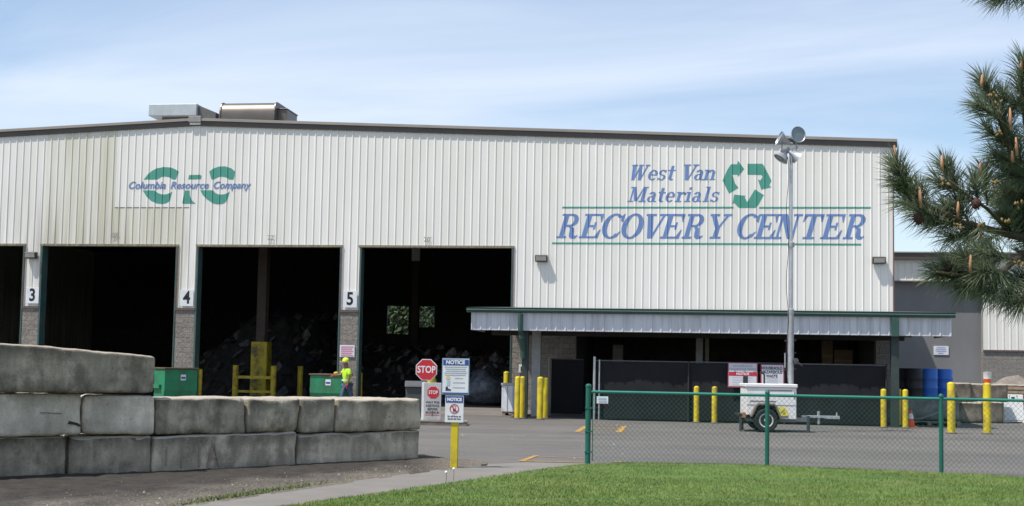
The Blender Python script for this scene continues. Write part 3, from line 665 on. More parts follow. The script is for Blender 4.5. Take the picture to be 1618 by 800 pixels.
# --- canopy over the side bay
CY0 = -8.3
cl_, cr_ = W(745, 494, CY0).x, W(1503, 500, CY0).x
ztop = W(1100, 497, CY0).z; zbot = W(1100, 526, CY0).z
can = thing('canopy', 'low lean-to canopy with pale blue ribbed fascia and green gutter', 'canopy', (0, CY0, 0))
cm = MB(); xs = breaks(cl_, cr_); vs = []; fs = []
for x in xs: vs += [(x, prof(x), zbot), (x, prof(x), ztop)]
for i in range(len(xs) - 1): fs.append((2 * i, 2 * i + 2, 2 * i + 3, 2 * i + 1))
cm.add(vs, fs).build('fascia', fascia_m, can)
MB().box(cl_ + .02, .005, zbot - .012, cr_ - .02, .05, zbot + .02).build('fascia_edge', mat('pale_edge', (0.45, 0.42, 0.42), .5), can)
def sl_(y): return ztop + .10 + (3.92 - ztop - .10) * (y / (-CY0 - .05))
rs = MB()
for (x0, x1, d0, d1, nm) in ((cl_ - .12, cr_ + .12, .0, .05, 0),):
    y0, y1 = -.1, -CY0 - .06
    rs.add([(x0, y0, sl_(y0) + d0), (x1, y0, sl_(y0) + d0), (x1, y1, sl_(y1) + d0), (x0, y1, sl_(y1) + d0), (x0, y0, sl_(y0) + d1), (x1, y0, sl_(y0) + d1), (x1, y1, sl_(y1) + d1), (x0, y1, sl_(y1) + d1)],
           [(3, 2, 1, 0), (4, 5, 6, 7), (0, 1, 5, 4), (1, 2, 6, 5), (2, 3, 7, 6), (3, 0, 4, 7)])
rs.build('roof', mat('canopy_sheet', (0.12, 0.12, 0.12), .6), can)
gx0, gx1 = cl_ - .14, cr_ + .10
MB().prism([(-.045, ztop - .02), (-.15, ztop), (-.17, ztop + .05), (-.15, ztop + .065), (-.15, ztop + .12), (-.18, ztop + .14), (-.045, ztop + .14)], 'x', gx0, gx1).build('gutter', green_tr, can)
MB().prism([(-.155, ztop + .065), (-.17, ztop + .065), (-.17, ztop + .085), (-.155, ztop + .085)], 'x', gx0, gx1).build('gutter_lip', mat('gutter_lip_pale', (0.15, 0.25, 0.215), .4), can)
sd = MB()
for x, s in ((cl_, 1), (cr_, -1)): MB().box(min(x, x + s * .04), .055, zbot, max(x, x + s * .04), 2.6, ztop).build('end_fascia', fascia_m, can)
MB().box(cl_ + .3, .06, zbot + .02, cr_ - .3, .22, ztop - .04).box(cl_ + .3, 2.4, zbot - .10, cr_ - 1.0, 2.6, ztop).box(cl_ + .3, 5.2, zbot + .1, cr_ - .3, 5.35, ztop + .2).build('beam', mat('beam_dark', (0.05, 0.048, 0.045), .8), can)
dark_green = mat('dark_grey_green', (0.035, 0.05, 0.048), .55, var=.2)
def post(px, y, w, m, nm='post', zt=None):
    x = G(px, 660).x if False else W(px, 560, y).x
    MB().box(x - w / 2, y - CY0 - w / 2, 0, x + w / 2, y - CY0 + w / 2, zt or zbot + .05).build(nm, m, can, bevel=.01); return x
xg = post(830, -7.9, .20, dark_green)
dx = W(823, 510, CY0).x
MB().tube([(dx, -.13, ztop - .05), (dx, -.13, zbot - .02), (dx + .05, -.05, zbot - .22), (xg - .06, .20, zbot - .62), (xg - .04, .24, zbot - .9)], .085, 8).build('downpipe', green_tr, can)
post(848, -6.0, .30, galv_dull)
post(1413.5, -8.0, .24, dark_green)
dx = W(1413.5, 510, CY0).x
MB().box(dx - .11, -.16, zbot - .03, dx + .11, -.05, ztop - .022).build('downpipe', green_tr, can)
post(1105, -3.2, .24, galv_dull, zt=3.2); post(1117, -2.9, .14, mat('tan_post', (0.30, 0.26, 0.22), .7), zt=3.2)

# --- annex building at the right
AY = 11.0
ax0 = XR + .25; ax1 = 40
zt_a = W(1430, 410, AY).z; zb_a = W(1460, 443, AY).z
an = thing('annex_building', 'lower grey and white annex set back at the right of the warehouse', 'building', (ax0, AY, 0))
xw = W(1553, 500, AY).x
a_ = MB()
def ribbed_local(mb, x0, x1, zb, zt, y, ox, oy):
    xs = breaks(x0, x1); vs = []; fs = []
    for x in xs: vs += [(x - ox, y + prof(x) - oy, zb), (x - ox, y + prof(x) - oy, zt)]
    for i in range(len(xs) - 1): fs.append((2 * i, 2 * i + 2, 2 * i + 3, 2 * i + 1))
    mb.add(vs, fs)
zs_a = W(1585, 554, AY).z
ribbed_local(a_, ax0, xw, zb_a, zt_a, AY, ax0, AY); ribbed_local(a_, xw, ax1, zs_a, zt_a, AY, ax0, AY); a_.build('upper_wall', clad, an)
MB().box(0, .35, 0, xw - ax0 + .3, .5, zb_a + .3).build('grey_wall', grey_wall, an)
MB().box(xw - ax0, .0, 0, ax1 - ax0, .3, zs_a - .06).build('block_base', stone2, an)
MB().box(xw - ax0, -.06, zs_a - .058, ax1 - ax0, .0, zs_a + .02).build('base_flashing', mat('brown_flashing', (0.11, 0.085, 0.075), .6), an)
MB().box(0, -.05, zb_a - .05, xw - ax0, .34, zb_a - .003).build('header', mat('annex_header', (0.42, 0.39, 0.36), .6), an)
MB().box(xw - ax0 + .005, .301, 0, xw - ax0 + .1, .349, zb_a - .06).build('jamb', mat('jamb_pale', (0.4, 0.39, 0.38), .6), an)
MB().box(-.1, -.25, zt_a - .02, ax1 - ax0, .1, zt_a + .27).build('fascia', brown, an)
MB().box(-.1, -.3, zt_a + .272, ax1 - ax0, 20, zt_a + .33).build('roof', brown_top, an)
MB().box(ax1 - ax0 - .2, .4, 0, ax1 - ax0, 20, zt_a - .04).box(0, 19.8, 0, ax1 - ax0 - .21, 20, zt_a - .04).build('side_wall', clad, an)
p = W(1487, 554, AY + .33)
s = thing('notice_board', 'small white sign with blue print on the grey annex wall', 'sign', (p.x, AY + .345, p.z))
MB().box(-.33, -.03, -.2, .33, 0, .2).build('panel', sign_white, s)
t = MB()
for k, (a, b) in enumerate(((-.2, .2), (-.24, .22), (-.2, .24), (-.12, .1))): t.box(a, -.023, .12 - k * .085 - .025, b, -.031, .12 - k * .085 + .02)
t.build('print', mat('faint_blue_print', (0.22, 0.28, 0.52), .6), s)

# ================================================================== inside the halls
steel = mat('brown_steel_column', (0.05, 0.038, 0.03), .7, var=.3)
for px, y, lab in ((413, 4.5, 'brown steel column rising out of the yellow guard inside the hall'), (655, 22.0, 'steel roof column deep inside the fifth bay')):
    p = W(px, 560, y); c = thing('steel_column', lab, 'column', (p.x, y, 0))
    zt = roof_z(p.x) - .02
    MB().box(-.2, -.2, 0, .2, -.17, zt).box(-.2, .17, 0, .2, .2, zt).box(-.02, -.17, 0, .02, .17, zt).build('shaft', steel, c)
    if y > 10: MB().box(-.24, -.26, 7.6, .24, -.22, 9.0).build('plate', white, c)
    else: MB().box(-.36, -.34, .2, .36, -.21, 2.55).box(-.36, -.2, .2, -.21, .3, 2.55).box(.21, -.2, .2, .36, .3, 2.55).build('sleeve', mat('scuffed_yellow', (0.40, 0.31, 0.02), .6, var=.2, dirt=(.05, .045, .04), dirt_amt=.95, dirt_scale=2.2), c, bevel=.02)
yel_in = mat('guard_yellow', (0.52, 0.40, 0.025), .6, var=.2, dirt=(.12, .09, .03), dirt_amt=.8, dirt_scale=3)
a, b = W(372, 600, 3.2), W(432, 600, 3.2)
gd = thing('column_guard', 'yellow steel guard rails round the column foot inside the hall', 'guard rail', ((a.x + b.x) / 2, 3.2, 0))
hx = (b.x - a.x) / 2
for (x, y) in ((-hx, 0), (hx, 0), (-hx + .35, 2.4), (hx + .42, 2.4)):
    MB().tube([(x, y, 0), (x, y, 1.52)], .125, 12).build('post', yel_in, gd, smooth='auto')
MB().bar((-hx + .12, 0, 1.02), (hx - .12, 0, 1.02), .07, .12).bar((-hx + .12, 0, .42), (hx - .12, 0, .42), .07, .1).build('rail', yel_in, gd)

# waste heaps inside
def heap(name, label, xa, xb, ya, yb_, hfun, seed, alb=1.0):
    rg = random.Random(seed); hm = MB(); nx, ny = 60, 40
    for j in range(ny + 1):
        for i in range(nx + 1):
            u, v = i / nx, j / ny; x = xa + (xb - xa) * u; y = ya + (yb_ - ya) * v
            e = min(1, u * 5, (1 - u) * 5) * min(1, v * 2.2); e = math.sin(e * math.pi / 2)
            h = hfun(u, v) * e * (1 + .28 * mnoise.fractal(Vector((x * .5, y * .5, seed)), 1, 2, 4)) + .15 * mnoise.noise(Vector((x * 3, y * 3, seed)))
            hm.v.append((x, y, max(.006, h if e > .02 else .006)))
    for j in range(ny):
        for i in range(nx): q = j * (nx + 1) + i; hm.f.append((q, q + 1, q + nx + 2, q + nx + 1))
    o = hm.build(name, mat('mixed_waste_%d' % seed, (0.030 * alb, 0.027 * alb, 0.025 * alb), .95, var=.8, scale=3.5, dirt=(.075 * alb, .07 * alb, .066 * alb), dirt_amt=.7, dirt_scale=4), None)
    tag(o, label, 'waste heap', kind='stuff')
    nv = len(hm.v)
    for mname, col, cnt in (('pale_scrap', (.19, .188, .185), 170), ('card_scrap', (.075, .055, .04), 200), ('blue_scrap', (.03, .045, .09), 40)):
        sm_ = MB()
        for _ in range(cnt):
            p = Vector(hm.v[rg.randrange(nv)])
            if p.z < .12: continue
            s = rg.uniform(.08, .38); n = Vector((rg.uniform(-1, 1), rg.uniform(-1.2, .2), rg.uniform(.1, 1))).normalized()
            tt = n.orthogonal().normalized(); bb = n.cross(tt); k = [(-1, -.7), (.9, -.6), (1, .5), (.1, .9), (-.8, .6)]
            ctr = p + Vector((0, 0, s * .3))
            vs = [ctr + tt * s * a + bb * s * b * .7 + n * s * rg.uniform(-.2, .2) for a, b in k] + [ctr + n * s * .3]
            sm_.add(vs, [(0, 1, 5), (1, 2, 5), (2, 3, 5), (3, 4, 5), (4, 0, 5)])
        sm_.build(mname, mat(mname + str(seed), tuple(c * alb for c in col), .8, var=.6, scale=5), o, fix=False)
    return o
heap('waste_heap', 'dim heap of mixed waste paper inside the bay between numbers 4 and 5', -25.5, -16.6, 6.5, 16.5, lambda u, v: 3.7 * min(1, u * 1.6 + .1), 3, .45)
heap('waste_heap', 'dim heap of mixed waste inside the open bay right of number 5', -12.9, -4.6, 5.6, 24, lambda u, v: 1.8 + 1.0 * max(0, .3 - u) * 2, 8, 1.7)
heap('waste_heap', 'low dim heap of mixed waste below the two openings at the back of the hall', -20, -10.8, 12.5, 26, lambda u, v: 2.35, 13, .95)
# bulging clear bag at the right in the last bay
p = W(770, 575, 4.8)
sk = MB(); sk.lathe([(.02, 0), (.5, .05), (.85, .35), (.95, .8), (.75, 1.3), (.4, 1.65), (.12, 1.8), (.02, 1.82)], (0, 0, 0), 20)
for i, v in enumerate(sk.v):
    q = Vector(v); k = 1 + .35 * mnoise.noise(q * 2.2) + .16 * mnoise.noise(q * 6); sk.v[i] = (q.x * k * 1.25, q.y * k, q.z * (.75 + .3 * mnoise.noise(q * 1.3)))
b_ = sk.build('waste_bag', mat('clear_bag', (0.10, 0.11, 0.125), .35, var=.7, scale=4), None, smooth=True, loc=(p.x, 4.8, .0)); tag(b_, 'bulging pale plastic waste bag beside the right pier of the last bay', 'waste bag')

# side bay: rack with boxes
rk = thing('storage_rack', 'dark storage rack inside the shaded bay under the canopy', 'rack', (2.2, 4.5, 0))
for x in (-5.2, -1.7, 1.7, 4.4):
    for y in (0, .9): MB().box(x - .05, y - .05, 0, x + .05, y + .05, 3.4).build('upright', black_metal, rk)
MB().box(-5.2, -.1, 1.62, 4.4, 1.0, 1.70).build('shelf', wood, rk)
card = mat('cardboard', (0.36, 0.25, 0.16), .9, var=.1)
def boxx(px0, py0, px1, py1, y, d, m, label, z0=None):
    a, b = W(px0, py1, y), W(px1, py0, y); w = b.x - a.x; z = a.z if z0 is None else z0
    o = thing('cardboard_box', label, 'box', ((a.x + b.x) / 2, y, z), group='boxes on the rack under the canopy')
    MB().box(-w / 2, 0, 0, w / 2, d, b.z - z).build('carton', m, o, bevel=.01)
    MB().box(-w / 2 + .003, -.003, (b.z - z) * .47, w / 2 - .003, -.0005, (b.z - z) * .53).build('tape', mat('tape', (0.45, 0.36, 0.24), .4), o)
boxx(1300, 538, 1316, 560, 4.4, .6, card, 'upright narrow cardboard box on the rack, left of the two wide ones', 1.70)
boxx(1318, 553, 1347, 572, 4.4, .6, card, 'low wide cardboard box in the middle of the rack', 1.70)
boxx(1366, 549, 1402, 581, 4.4, .7, card, 'big cardboard box on the rack next to the green canopy post', 1.70)
boxx(968, 545, 984, 559, 4.4, .5, mat('white_carton', (.5, .48, .45), .8), 'small pale box on the rack near the left end of the screened fence', 1.70)

# ================================================================== yellow bollards
bproto = {}
def bollard(px, y, h, r, label, group='yellow steel bollards', x=None):
    key = (round(h, 2), round(r, 3))
    if x is None: x = W(px, 630, y).x
    if key not in bproto:
        o = thing('bollard', label, 'bollard', (x, y, 0), group=group)
        MB().lathe([(r, 0), (r, h - .03), (r * .96, h - .01), (r * .8, h + .008), (r * .4, h + .025), (.001, h + .03)], (0, 0, 0), 16).build('pipe', yellow, o, smooth='auto')
        MB().lathe([(r + .05, 0.004), (r + .045, .025), (r + .003, .045)], (0, 0, 0), 16, close=False).build('footing', mat('grimy_footing', (.10, .09, .08), .95), o)
        bproto[key] = o
    else: o = dup(bproto[key], (x, y, 0), label=label, group=group)
    return o
bollard(265, -.75, 1.32, .10, 'yellow bollard showing above the left end of the green dumpster below number 4')
bollard(290, -.75, 1.32, .10, 'yellow bollard behind the right corner of the green dumpster below number 4')
bollard(314, .7, 1.32, .11, 'yellow bollard just inside the green jamb right of number 4')
bollard(530, -.75, 1.32, .10, 'yellow bollard top behind the right end of the green dumpster beside the worker')
bollard(567.5, .7, 1.32, .11, 'yellow bollard inside the green jamb right of the worker')
bollard(799.5, .6, 1.45, .11, 'yellow bollard behind the white cabinet at the last bay')
bollard(817.5, -8.7, 1.33, .085, 'left yellow bollard of the close pair in front of the white cabinet')
bollard(825.0, -8.2, 1.33, .085, 'right yellow bollard of the close pair in front of the white cabinet')
bollard(853.5, -8.75, 1.33, .10, 'yellow bollard before the galvanised canopy post, front one of its pair')
bollard(861, -7.9, 1.31, .10, 'dull yellow bollard half hidden behind another beside the galvanised post')
bollard(1100.5, -8.35, 1.13, .085, 'left of two slim yellow bollards in front of the dark screened fence')
bollard(1129, -8.35, 1.13, .085, 'right of two slim yellow bollards in front of the dark screened fence')
bollard(1396, -8.75, 1.16, .085, 'slim yellow bollard left of the green canopy post at the right end')
bollard(1420.5, -7.3, 1.16, .07, 'shaded thin yellow bollard right behind the green canopy post')
bollard(1430.5, -8.75, 1.16, .085, 'slim yellow bollard beside the orange traffic cone')
bollard(1503, -11.7, 1.42, .11, 'stout yellow bollard in front of the blue barrels')
bollard(1559.5, -11.4, 1.42, .11, 'stout yellow bollard left of the white A-frame board')
b8 = W(680, 590, -12.6)
bollard(680.5, -12.9, 1.72, .12, 'tall yellow bollard standing behind the red stop sign')

# ================================================================== dumpsters
dg_m = mat('dumpster_green', (0.020, 0.215, 0.10), .45, var=.15, scale=2.5, dirt=(.05, .10, .06), dirt_amt=.6, dirt_scale=3, dirt_stretch=(1, 1, .4))
dg_dark = mat('dumpster_lid', (0.12, 0.085, 0.05), .8, var=.3)
def dumpster(px0, px1, y, ztop, depth, rz, label, group='green dumpsters'):
    a, b = W(px0, 610, y), W(px1, 610, y); w = b.x - a.x
    o = thing('dumpster', label, 'dumpster', ((a.x + b.x) / 2, y, 0), rz, group)
    MB().prism([(0.12, .12), (0, .55), (0, ztop - .06), (depth, ztop - .06), (depth, .12)], 'x', -w / 2, w / 2).build('bin', dg_m, o, bevel=.015)
    MB().box(-w / 2 - .04, -.04, ztop - .058, w / 2 + .04, depth + .03, ztop).build('lid', dg_dark, o, bevel=.012)
    MB().box(-w / 2 - .10, .25, .62, -w / 2 - .003, .95, .76).build('fork_pocket', dg_m, o); MB().box(w / 2 + .003, .25, .62, w / 2 + .10, .95, .76).build('fork_pocket', dg_m, o)
    for x in (-w / 2 + .15, w / 2 - .15): MB().lathe([(.001, -.03), (.07, -.03), (.07, .03), (.001, .03)], (x, .3, .07), 14, axis=(1, 0, 0)).build('caster', black_rubber, o)
    l = MB().box(-.02, -.008, ztop * .66, .19, -.003, ztop * .66 + .22).build('sticker', sign_white, o)
    MB().box(.0, -.012, ztop * .66 + .06, .17, -.009, ztop * .66 + .13).build('sticker_print', sign_blue, l)
    return o
dumpster(489, 541, -2.4, 1.27, 1.1, R(-4), 'green dumpster with brown lid beside the worker in the lime vest')
dumpster(259, 313, -3.0, 1.40, .85, R(50), 'green dumpster turned at an angle below the number 4 pier')

# ================================================================== worker
def skin(name, joints, edges, m, parent, sub=2, root=0):
    me = bpy.data.meshes.new(name); me.from_pydata([j[:3] for j in joints], edges, []); me.update()
    o = bpy.data.objects.new(name, me); COL.objects.link(o); o.parent = parent
    sm_ = o.modifiers.new('skin', 'SKIN'); sm_.use_smooth_shade = True
    for i, j in enumerate(joints):
        r_ = j[3]; me.skin_vertices[0].data[i].radius = (r_, j[4] if len(j) > 4 else r_); me.skin_vertices[0].data[i].use_root = (i == root)
    s_ = o.modifiers.new('sub', 'SUBSURF'); s_.levels = sub; s_.render_levels = sub
    me.materials.append(m); return o
p = W(549, 600, -3.3)
# facing -x (towards the dumpster), slightly to the camera
wk = thing('person', 'worker in lime vest, yellow hard hat, red gloves and jeans walking past the dumpster', 'person', (p.x, -3.3, 0), R(38))
skin_m = mat('skin', (0.25, 0.12, 0.08), .6)
vest = mat('lime_vest', (0.42, 0.72, 0.03), .7, var=.1, scale=8); jeans = mat('denim', (0.06, 0.095, 0.16), .9, var=.3, scale=7)
glove = mat('red_glove', (0.45, 0.03, 0.03), .7); hatm = mat('lime_hat', (0.62, 0.80, 0.04), .35)
# body: x forward is -x
body = skin('body', [(0, 0, .95, .13), (0, 0, 1.15, .125), (-.03, 0, 1.38, .13), (-.05, 0, 1.50, .065), (-.07, 0, 1.60, .085), (-.08, 0, 1.72, .085),
                     (-.03, -.21, 1.42, .06), (-.06, -.29, 1.18, .05), (-.10, -.30, .97, .035), (-.11, -.30, .91, .035),
                     (-.03, .20, 1.42, .06), (-.17, .27, 1.24, .05), (-.38, .20, 1.22, .035), (-.45, .18, 1.22, .033),
                     (.02, -.1, .90, .09), (.12, -.11, .50, .065), (.20, -.11, .10, .045), (.10, -.11, .05, .04),
                     (-.02, .1, .90, .09), (-.16, .11, .50, .065), (-.20, .11, .10, .045), (-.32, .11, .05, .04)],
            [(0, 1), (1, 2), (2, 3), (3, 4), (4, 5), (2, 6), (6, 7), (7, 8), (8, 9), (2, 10), (10, 11), (11, 12), (12, 13), (0, 14), (14, 15), (15, 16), (16, 17), (0, 18), (18, 19), (19, 20), (20, 21)], skin_m, wk)
skin('vest', [(0, 0, .88, .17, .21), (0, 0, 1.12, .17, .205), (-.03, 0, 1.36, .165, .215), (-.045, 0, 1.47, .09, .1), (-.03, -.23, 1.42, .085), (-.05, -.29, 1.22, .075), (-.03, .22, 1.42, .085), (-.13, .28, 1.27, .072)],
     [(0, 1), (1, 2), (2, 3), (2, 4), (4, 5), (2, 6), (6, 7)], vest, wk)
MB().lathe([(.212, -.03), (.214, .03)], (0, 0, 1.06), 24, close=False).build('reflective_band', mat('reflective_tape', (.66, .68, .62), .4), wk, smooth=True)
skin('trousers', [(0, 0, .94, .145, .175), (.01, -.1, .84, .105), (.12, -.115, .50, .085), (.20, -.115, .12, .075), (-.01, .1, .84, .105), (-.16, .115, .50, .085), (-.20, .115, .12, .075)],
     [(0, 1), (1, 2), (2, 3), (0, 4), (4, 5), (5, 6)], jeans, wk)
for (x, y) in ((.20, -.115), (-.20, .115)):
    skin('boot', [(x + .03, y, .09, .06), (x - .02, y, .055, .055), (x - .16, y, .045, .045)], [(0, 1), (1, 2)], mat('boot_brown', (.07, .05, .035), .8), wk, 1)
def hand(c, d, nrm):
    c, d, nrm = Vector(c), Vector(d).normalized(), Vector(nrm).normalized(); s = d.cross(nrm)
    js = [tuple(c) + (.034,), tuple(c + d * .05) + (.042,), tuple(c + d * .09) + (.036,)]; ed = [(0, 1), (1, 2)]
    for k, (off, ln) in enumerate(((-.033, .065), (-.011, .078), (.011, .072), (.033, .055))):
        i = len(js); js += [tuple(c + d * .10 + s * off) + (.011,), tuple(c + d * (.10 + ln * .6) + s * off * 1.1 + nrm * .008) + (.0105,), tuple(c + d * (.10 + ln) + s * off * 1.1 + nrm * .03) + (.009,)]
        ed += [(2, i), (i, i + 1), (i + 1, i + 2)]
    i = len(js); js += [tuple(c + d * .05 - s * .05 + nrm * .01) + (.013,), tuple(c + d * .09 - s * .065 + nrm * .03) + (.011,)]; ed += [(1, i), (i, i + 1)]
    skin('glove', js, ed, glove, wk, 1)
hand((-.12, -.30, .93), (-.15, 0, -1), (-1, .3, 0)); hand((-.43, .19, 1.22), (-1, -.15, -.1), (0, 0, -1))
hc = Vector((-.085, 0, 1.745))
MB().lathe([(.128, -.005), (.13, .02), (.122, .07), (.095, .115), (.05, .14), (.001, .146)], hc, 24).box(hc.x - .20, -.085, hc.z - .008, hc.x - .10, .085, hc.z + .006).build('hard_hat', hatm, wk, smooth='auto')
fc = MB(); fc.lathe([(.001, -.03), (.016, -.02), (.02, 0), (.012, .03), (.001, .04)], (hc.x - .105, 0, 1.655), 8); fc.build('nose', skin_m, body, smooth=True)
MB().lathe([(.001, -.012), (.010, 0), (.001, .012)], (hc.x - .092, -.032, 1.685), 8).lathe([(.001, -.012), (.010, 0), (.001, .012)], (hc.x - .092, .032, 1.685), 8).build('eyes', sign_black, body)
MB().box(hc.x - .098, -.025, 1.608, hc.x - .085, .025, 1.617).build('mouth', mat('lips', (.16, .06, .05), .6), body)
MB().lathe([(.001, -.035), (.02, -.02), (.024, .01), (.001, .035)], (hc.x + .01, -.09, 1.67), 8).lathe([(.001, -.035), (.02, -.02), (.024, .01), (.001, .035)], (hc.x + .01, .09, 1.67), 8).build('ears', skin_m, body, smooth=True)
# pink sign on pier 5
s = wall_sign('wall_notice', 'pink and white notice on the stone pier above the worker', 'sign', 548.5, 555, .60, .47, -.07)
t = MB()
for k in range(5): t.box(-.25, -.006, .17 - k * .085 - .03, .25 - .05 * (k % 2), -.003, .17 - k * .085 + .022)
t.build('print', mat('faded_pink', (.55, .25, .36), .6), s)
s = wall_sign('wall_notice', 'small white notice with dark print on the stone pier behind the white cabinet', 'sign', 825, 583, .26, .34, -.07)
MB().box(-.06, -.006, -.09, .04, -.003, .08).build('print', sign_black, s); MB().box(-.11, -.006, -.15, .11, -.003, -.12).build('border', sign_red, s)

# ================================================================== white cabinet on a pallet
g = G(810, 657); cb = thing('metal_cabinet', 'dented white metal cabinet standing on a low pallet beside the bay', 'cabinet', (g.x, g.y - .1, .0))
x0, x1 = W(793, 640, g.y).x - g.x, W(829, 640, g.y).x - g.x
MB().box(x0, 0, .13, x1, .9, 1.02).build('carcass', mat('cabinet_white', (.70, .71, .75), .5, var=.08, dirt=(.2, .17, .15), dirt_amt=.7, dirt_scale=3, dirt_stretch=(1, 1, .5)), cb, bevel=.015)
MB().box(x0 - .02, -.03, 1.022, x1 + .02, .92, 1.10).build('lid', mat('cabinet_top', (.45, .46, .48), .5), cb, bevel=.01)
lg = MB()
for k in range(1, 4): lg.box(x0 + (x1 - x0) * k / 4 - .012, -.014, .16, x0 + (x1 - x0) * k / 4 + .012, -.003, 1.0)
lg.build('panel_ribs', mat('cabinet_seam', (.36, .37, .42), .6), cb)
MB().bar((x0 + .5, -.022, .45), (x0 + .75, -.022, .78), .04, .012, side=(0, 1, 0)).bar((x0 + .5, -.024, .78), (x0 + .75, -.024, .48), .03, .012, side=(0, 1, 0)).build('latch', black_metal, cb)
MB().box(x0 + .02, .02, .085, x1 - .02, .88, .128).box(x0 + .03, .02, 0, x0 + .13, .88, .083).box(x1 - .13, .02, 0, x1 - .03, .88, .083).box(-.05, .02, 0, .05, .88, .083).build('skid', wood, cb)

# ================================================================== stop board on pallets
g = G(690, 672.5); gy = g.y
pl = thing('pallet', 'grey weathered pallet on the asphalt carrying the stop board', 'pallet', (g.x, gy, 0), R(8))
pm_ = MB()
for y in (0, .5, 1.0): pm_.box(-.72, y - .05, .0, .82, y + .05, .10)
pm_.build('bearers', mat('pallet_grey', (.17, .145, .12), .95, var=.3), pl)
dk = MB()
for k in range(7): dk.box(-.74, -.06 + k * .17, .103, .84, .06 + k * .17, .125)
dk.build('deck', mat('pallet_deck', (.24, .205, .17), .95, var=.3), pl)
st = thing('stop_board', 'grey and white stop board asking to wait for assistance, standing on a pallet', 'sign', (W(683.5, 640, gy + .25).x, gy + .25, .126), R(5))
sbw, sbh = .235, W(683.5, 605, gy + .25).z - .126
MB().box(-sbw, 0, .0, sbw, .05, sbh).build('panel', mat('board_grey', (.46, .45, .45), .6, var=.05, dirt=(.3, .28, .26), dirt_amt=.5, dirt_scale=4), st, bevel=.008)
MB().box(-sbw - .075, .0, 0, -sbw - .003, .42, sbh).build('side_panel', white, st, bevel=.006)
octo = lambda cx, cz, r: [(cx + r * math.cos(R(22.5 + 45 * k)), cz + r * math.sin(R(22.5 + 45 * k))) for k in range(8)]
MB().prism(octo(0.01, sbh - .27, .175), 'y', -.006, -.001).build('stop_emblem', sign_red, st)
text('STOP', .135, sign_white, st, (.01, -.0085, sbh - .27), bold=.003, sx=.80)
for k, tx in enumerate(('WAIT FOR', 'ASSISTANCE', 'BEFORE', 'BACKING IN')):
    text(tx, .092, sign_black, st, (.0, -.004, sbh - .545 - k * .094), bold=.0012, sx=.74 if k in (1, 3) else .9)
MB().box(-sbw + .02, -.004, sbh - .90, sbw - .04, -.001, sbh - .885).build('red_line', sign_red, st)
MB().box(-.02, -.004, .12, .02, -.001, .26).build('handle_mark', mat('mark_grey', (.15, .15, .15), .7), st)
ss = thing('stop_sign', 'red octagonal STOP sign on a thin post behind the white stop board', 'sign', (W(672.5, 640, gy + .75).x, gy + .75, 0), R(4))
zc = W(672.5, 584.5, gy + .75).z; rr = (W(689, 584, gy + .75).x - W(656, 584, gy + .75).x) / 2 / math.cos(R(22.5)) * 1.0
MB().box(-.03, .02, 0, .03, .06, zc + .1).build('post', galv_dull, ss)
MB().prism(octo(0, zc, rr), 'y', 0, .018).build('rim', sign_white, ss)
MB().prism(octo(0, zc, rr * .93), 'y', -.005, -.001).build('face', sign_red, ss)
text('STOP', .27, sign_white, ss, (0, -.008, zc), bold=.006, sx=.80)
# dark low wall / crate behind stop board
g2 = W(660, 640, gy + 2.2)
tr = thing('waste_cart', 'dark grey wheeled bin half hidden behind the stop signs', 'bin', (W(664, 640, gy + 2.4).x, gy + 2.4, 0), R(12))
MB().prism([(-.38, .12), (.38, .12), (.45, 1.0), (-.45, 1.0)], 'y', 0, .8).build('bin', mat('cart_grey', (.07, .075, .08), .7), tr, bevel=.03)
MB().prism([(-.05, 1.002), (.85, 1.002), (.82, 1.10), (.4, 1.18), (.0, 1.08)], 'x', -.47, .47).build('lid', mat('cart_grey', (.07, .075, .08), .7), tr, bevel=.02)
for x in (-.4, .4): MB().lathe([(.001, -.03), (.13, -.03), (.13, .03), (.001, .03)], (x, .7, .13), 16, axis=(1, 0, 0)).build('wheel', black_rubber, tr)

# ================================================================== notice post
g = G(717.5, 740); npst = thing('notice_post', 'square yellow post at the path carrying two blue and white NOTICE signs', 'sign post', (g.x, g.y, 0), R(2))
s_ = F_ / 20.3
MB().box(-.055, -.055, 0, .055, .055, 1.55).build('post', yellow, npst, bevel=.006)
def zpx(py): return W(719, py, g.y).z
u0_, u1_ = zpx(624), zpx(566.5); wx0, wx1 = W(699.5, 600, g.y).x - g.x, W(742.5, 600, g.y).x - g.x
upn = MB().box(wx0, -.085, u0_, wx1, -.07, u1_).build('upper_sign', mat('sign_edge_blue', (.20, .28, .40), .5), npst, bevel=.004)
MB().box(wx0 + .014, -.089, u0_ + .014, wx1 - .014, -.086, u1_ - .014).build('face', sign_white, upn)
MB().box(wx0 + .018, -.093, u1_ - .11, wx1 - .018, -.090, u1_ - .02).build('blue_band', sign_blue, upn)
MB().box(wx0 + .016, -.093, u0_ + .018, wx1 - .016, -.090, u0_ + .038).build('blue_rule', sign_blue, upn)
cx = (wx0 + wx1) / 2
text('NOTICE', .084, sign_white, upn, (cx - .005, -.0955, u1_ - .066), bold=.004)
pr = MB()
for k in range(5): pr.box(wx0 + .04 + .012 * (k % 3), -.0915, u1_ - .147 - k * .032, wx1 - .045 - .01 * ((k * 2) % 3), -.090, u1_ - .134 - k * .032)
for k, z in enumerate((u1_ - .325, u1_ - .395, u1_ - .475)): pr.box(cx - .01 - .03 * (k > 0), -.0915, z, wx1 - .07 - .03 * (k == 0), -.090, z + .011)
pr.build('small_print', sign_grey, upn)
MB().prism([(cx - .15, u1_ - .34), (cx - .10, u1_ - .345), (cx - .085, u1_ - .31), (cx - .1, u1_ - .285), (cx - .14, u1_ - .285), (cx - .155, u1_ - .31)], 'y', -.0925, -.090).build('helmet_picture', mat('tan_print', (.62, .47, .26), .6), upn)
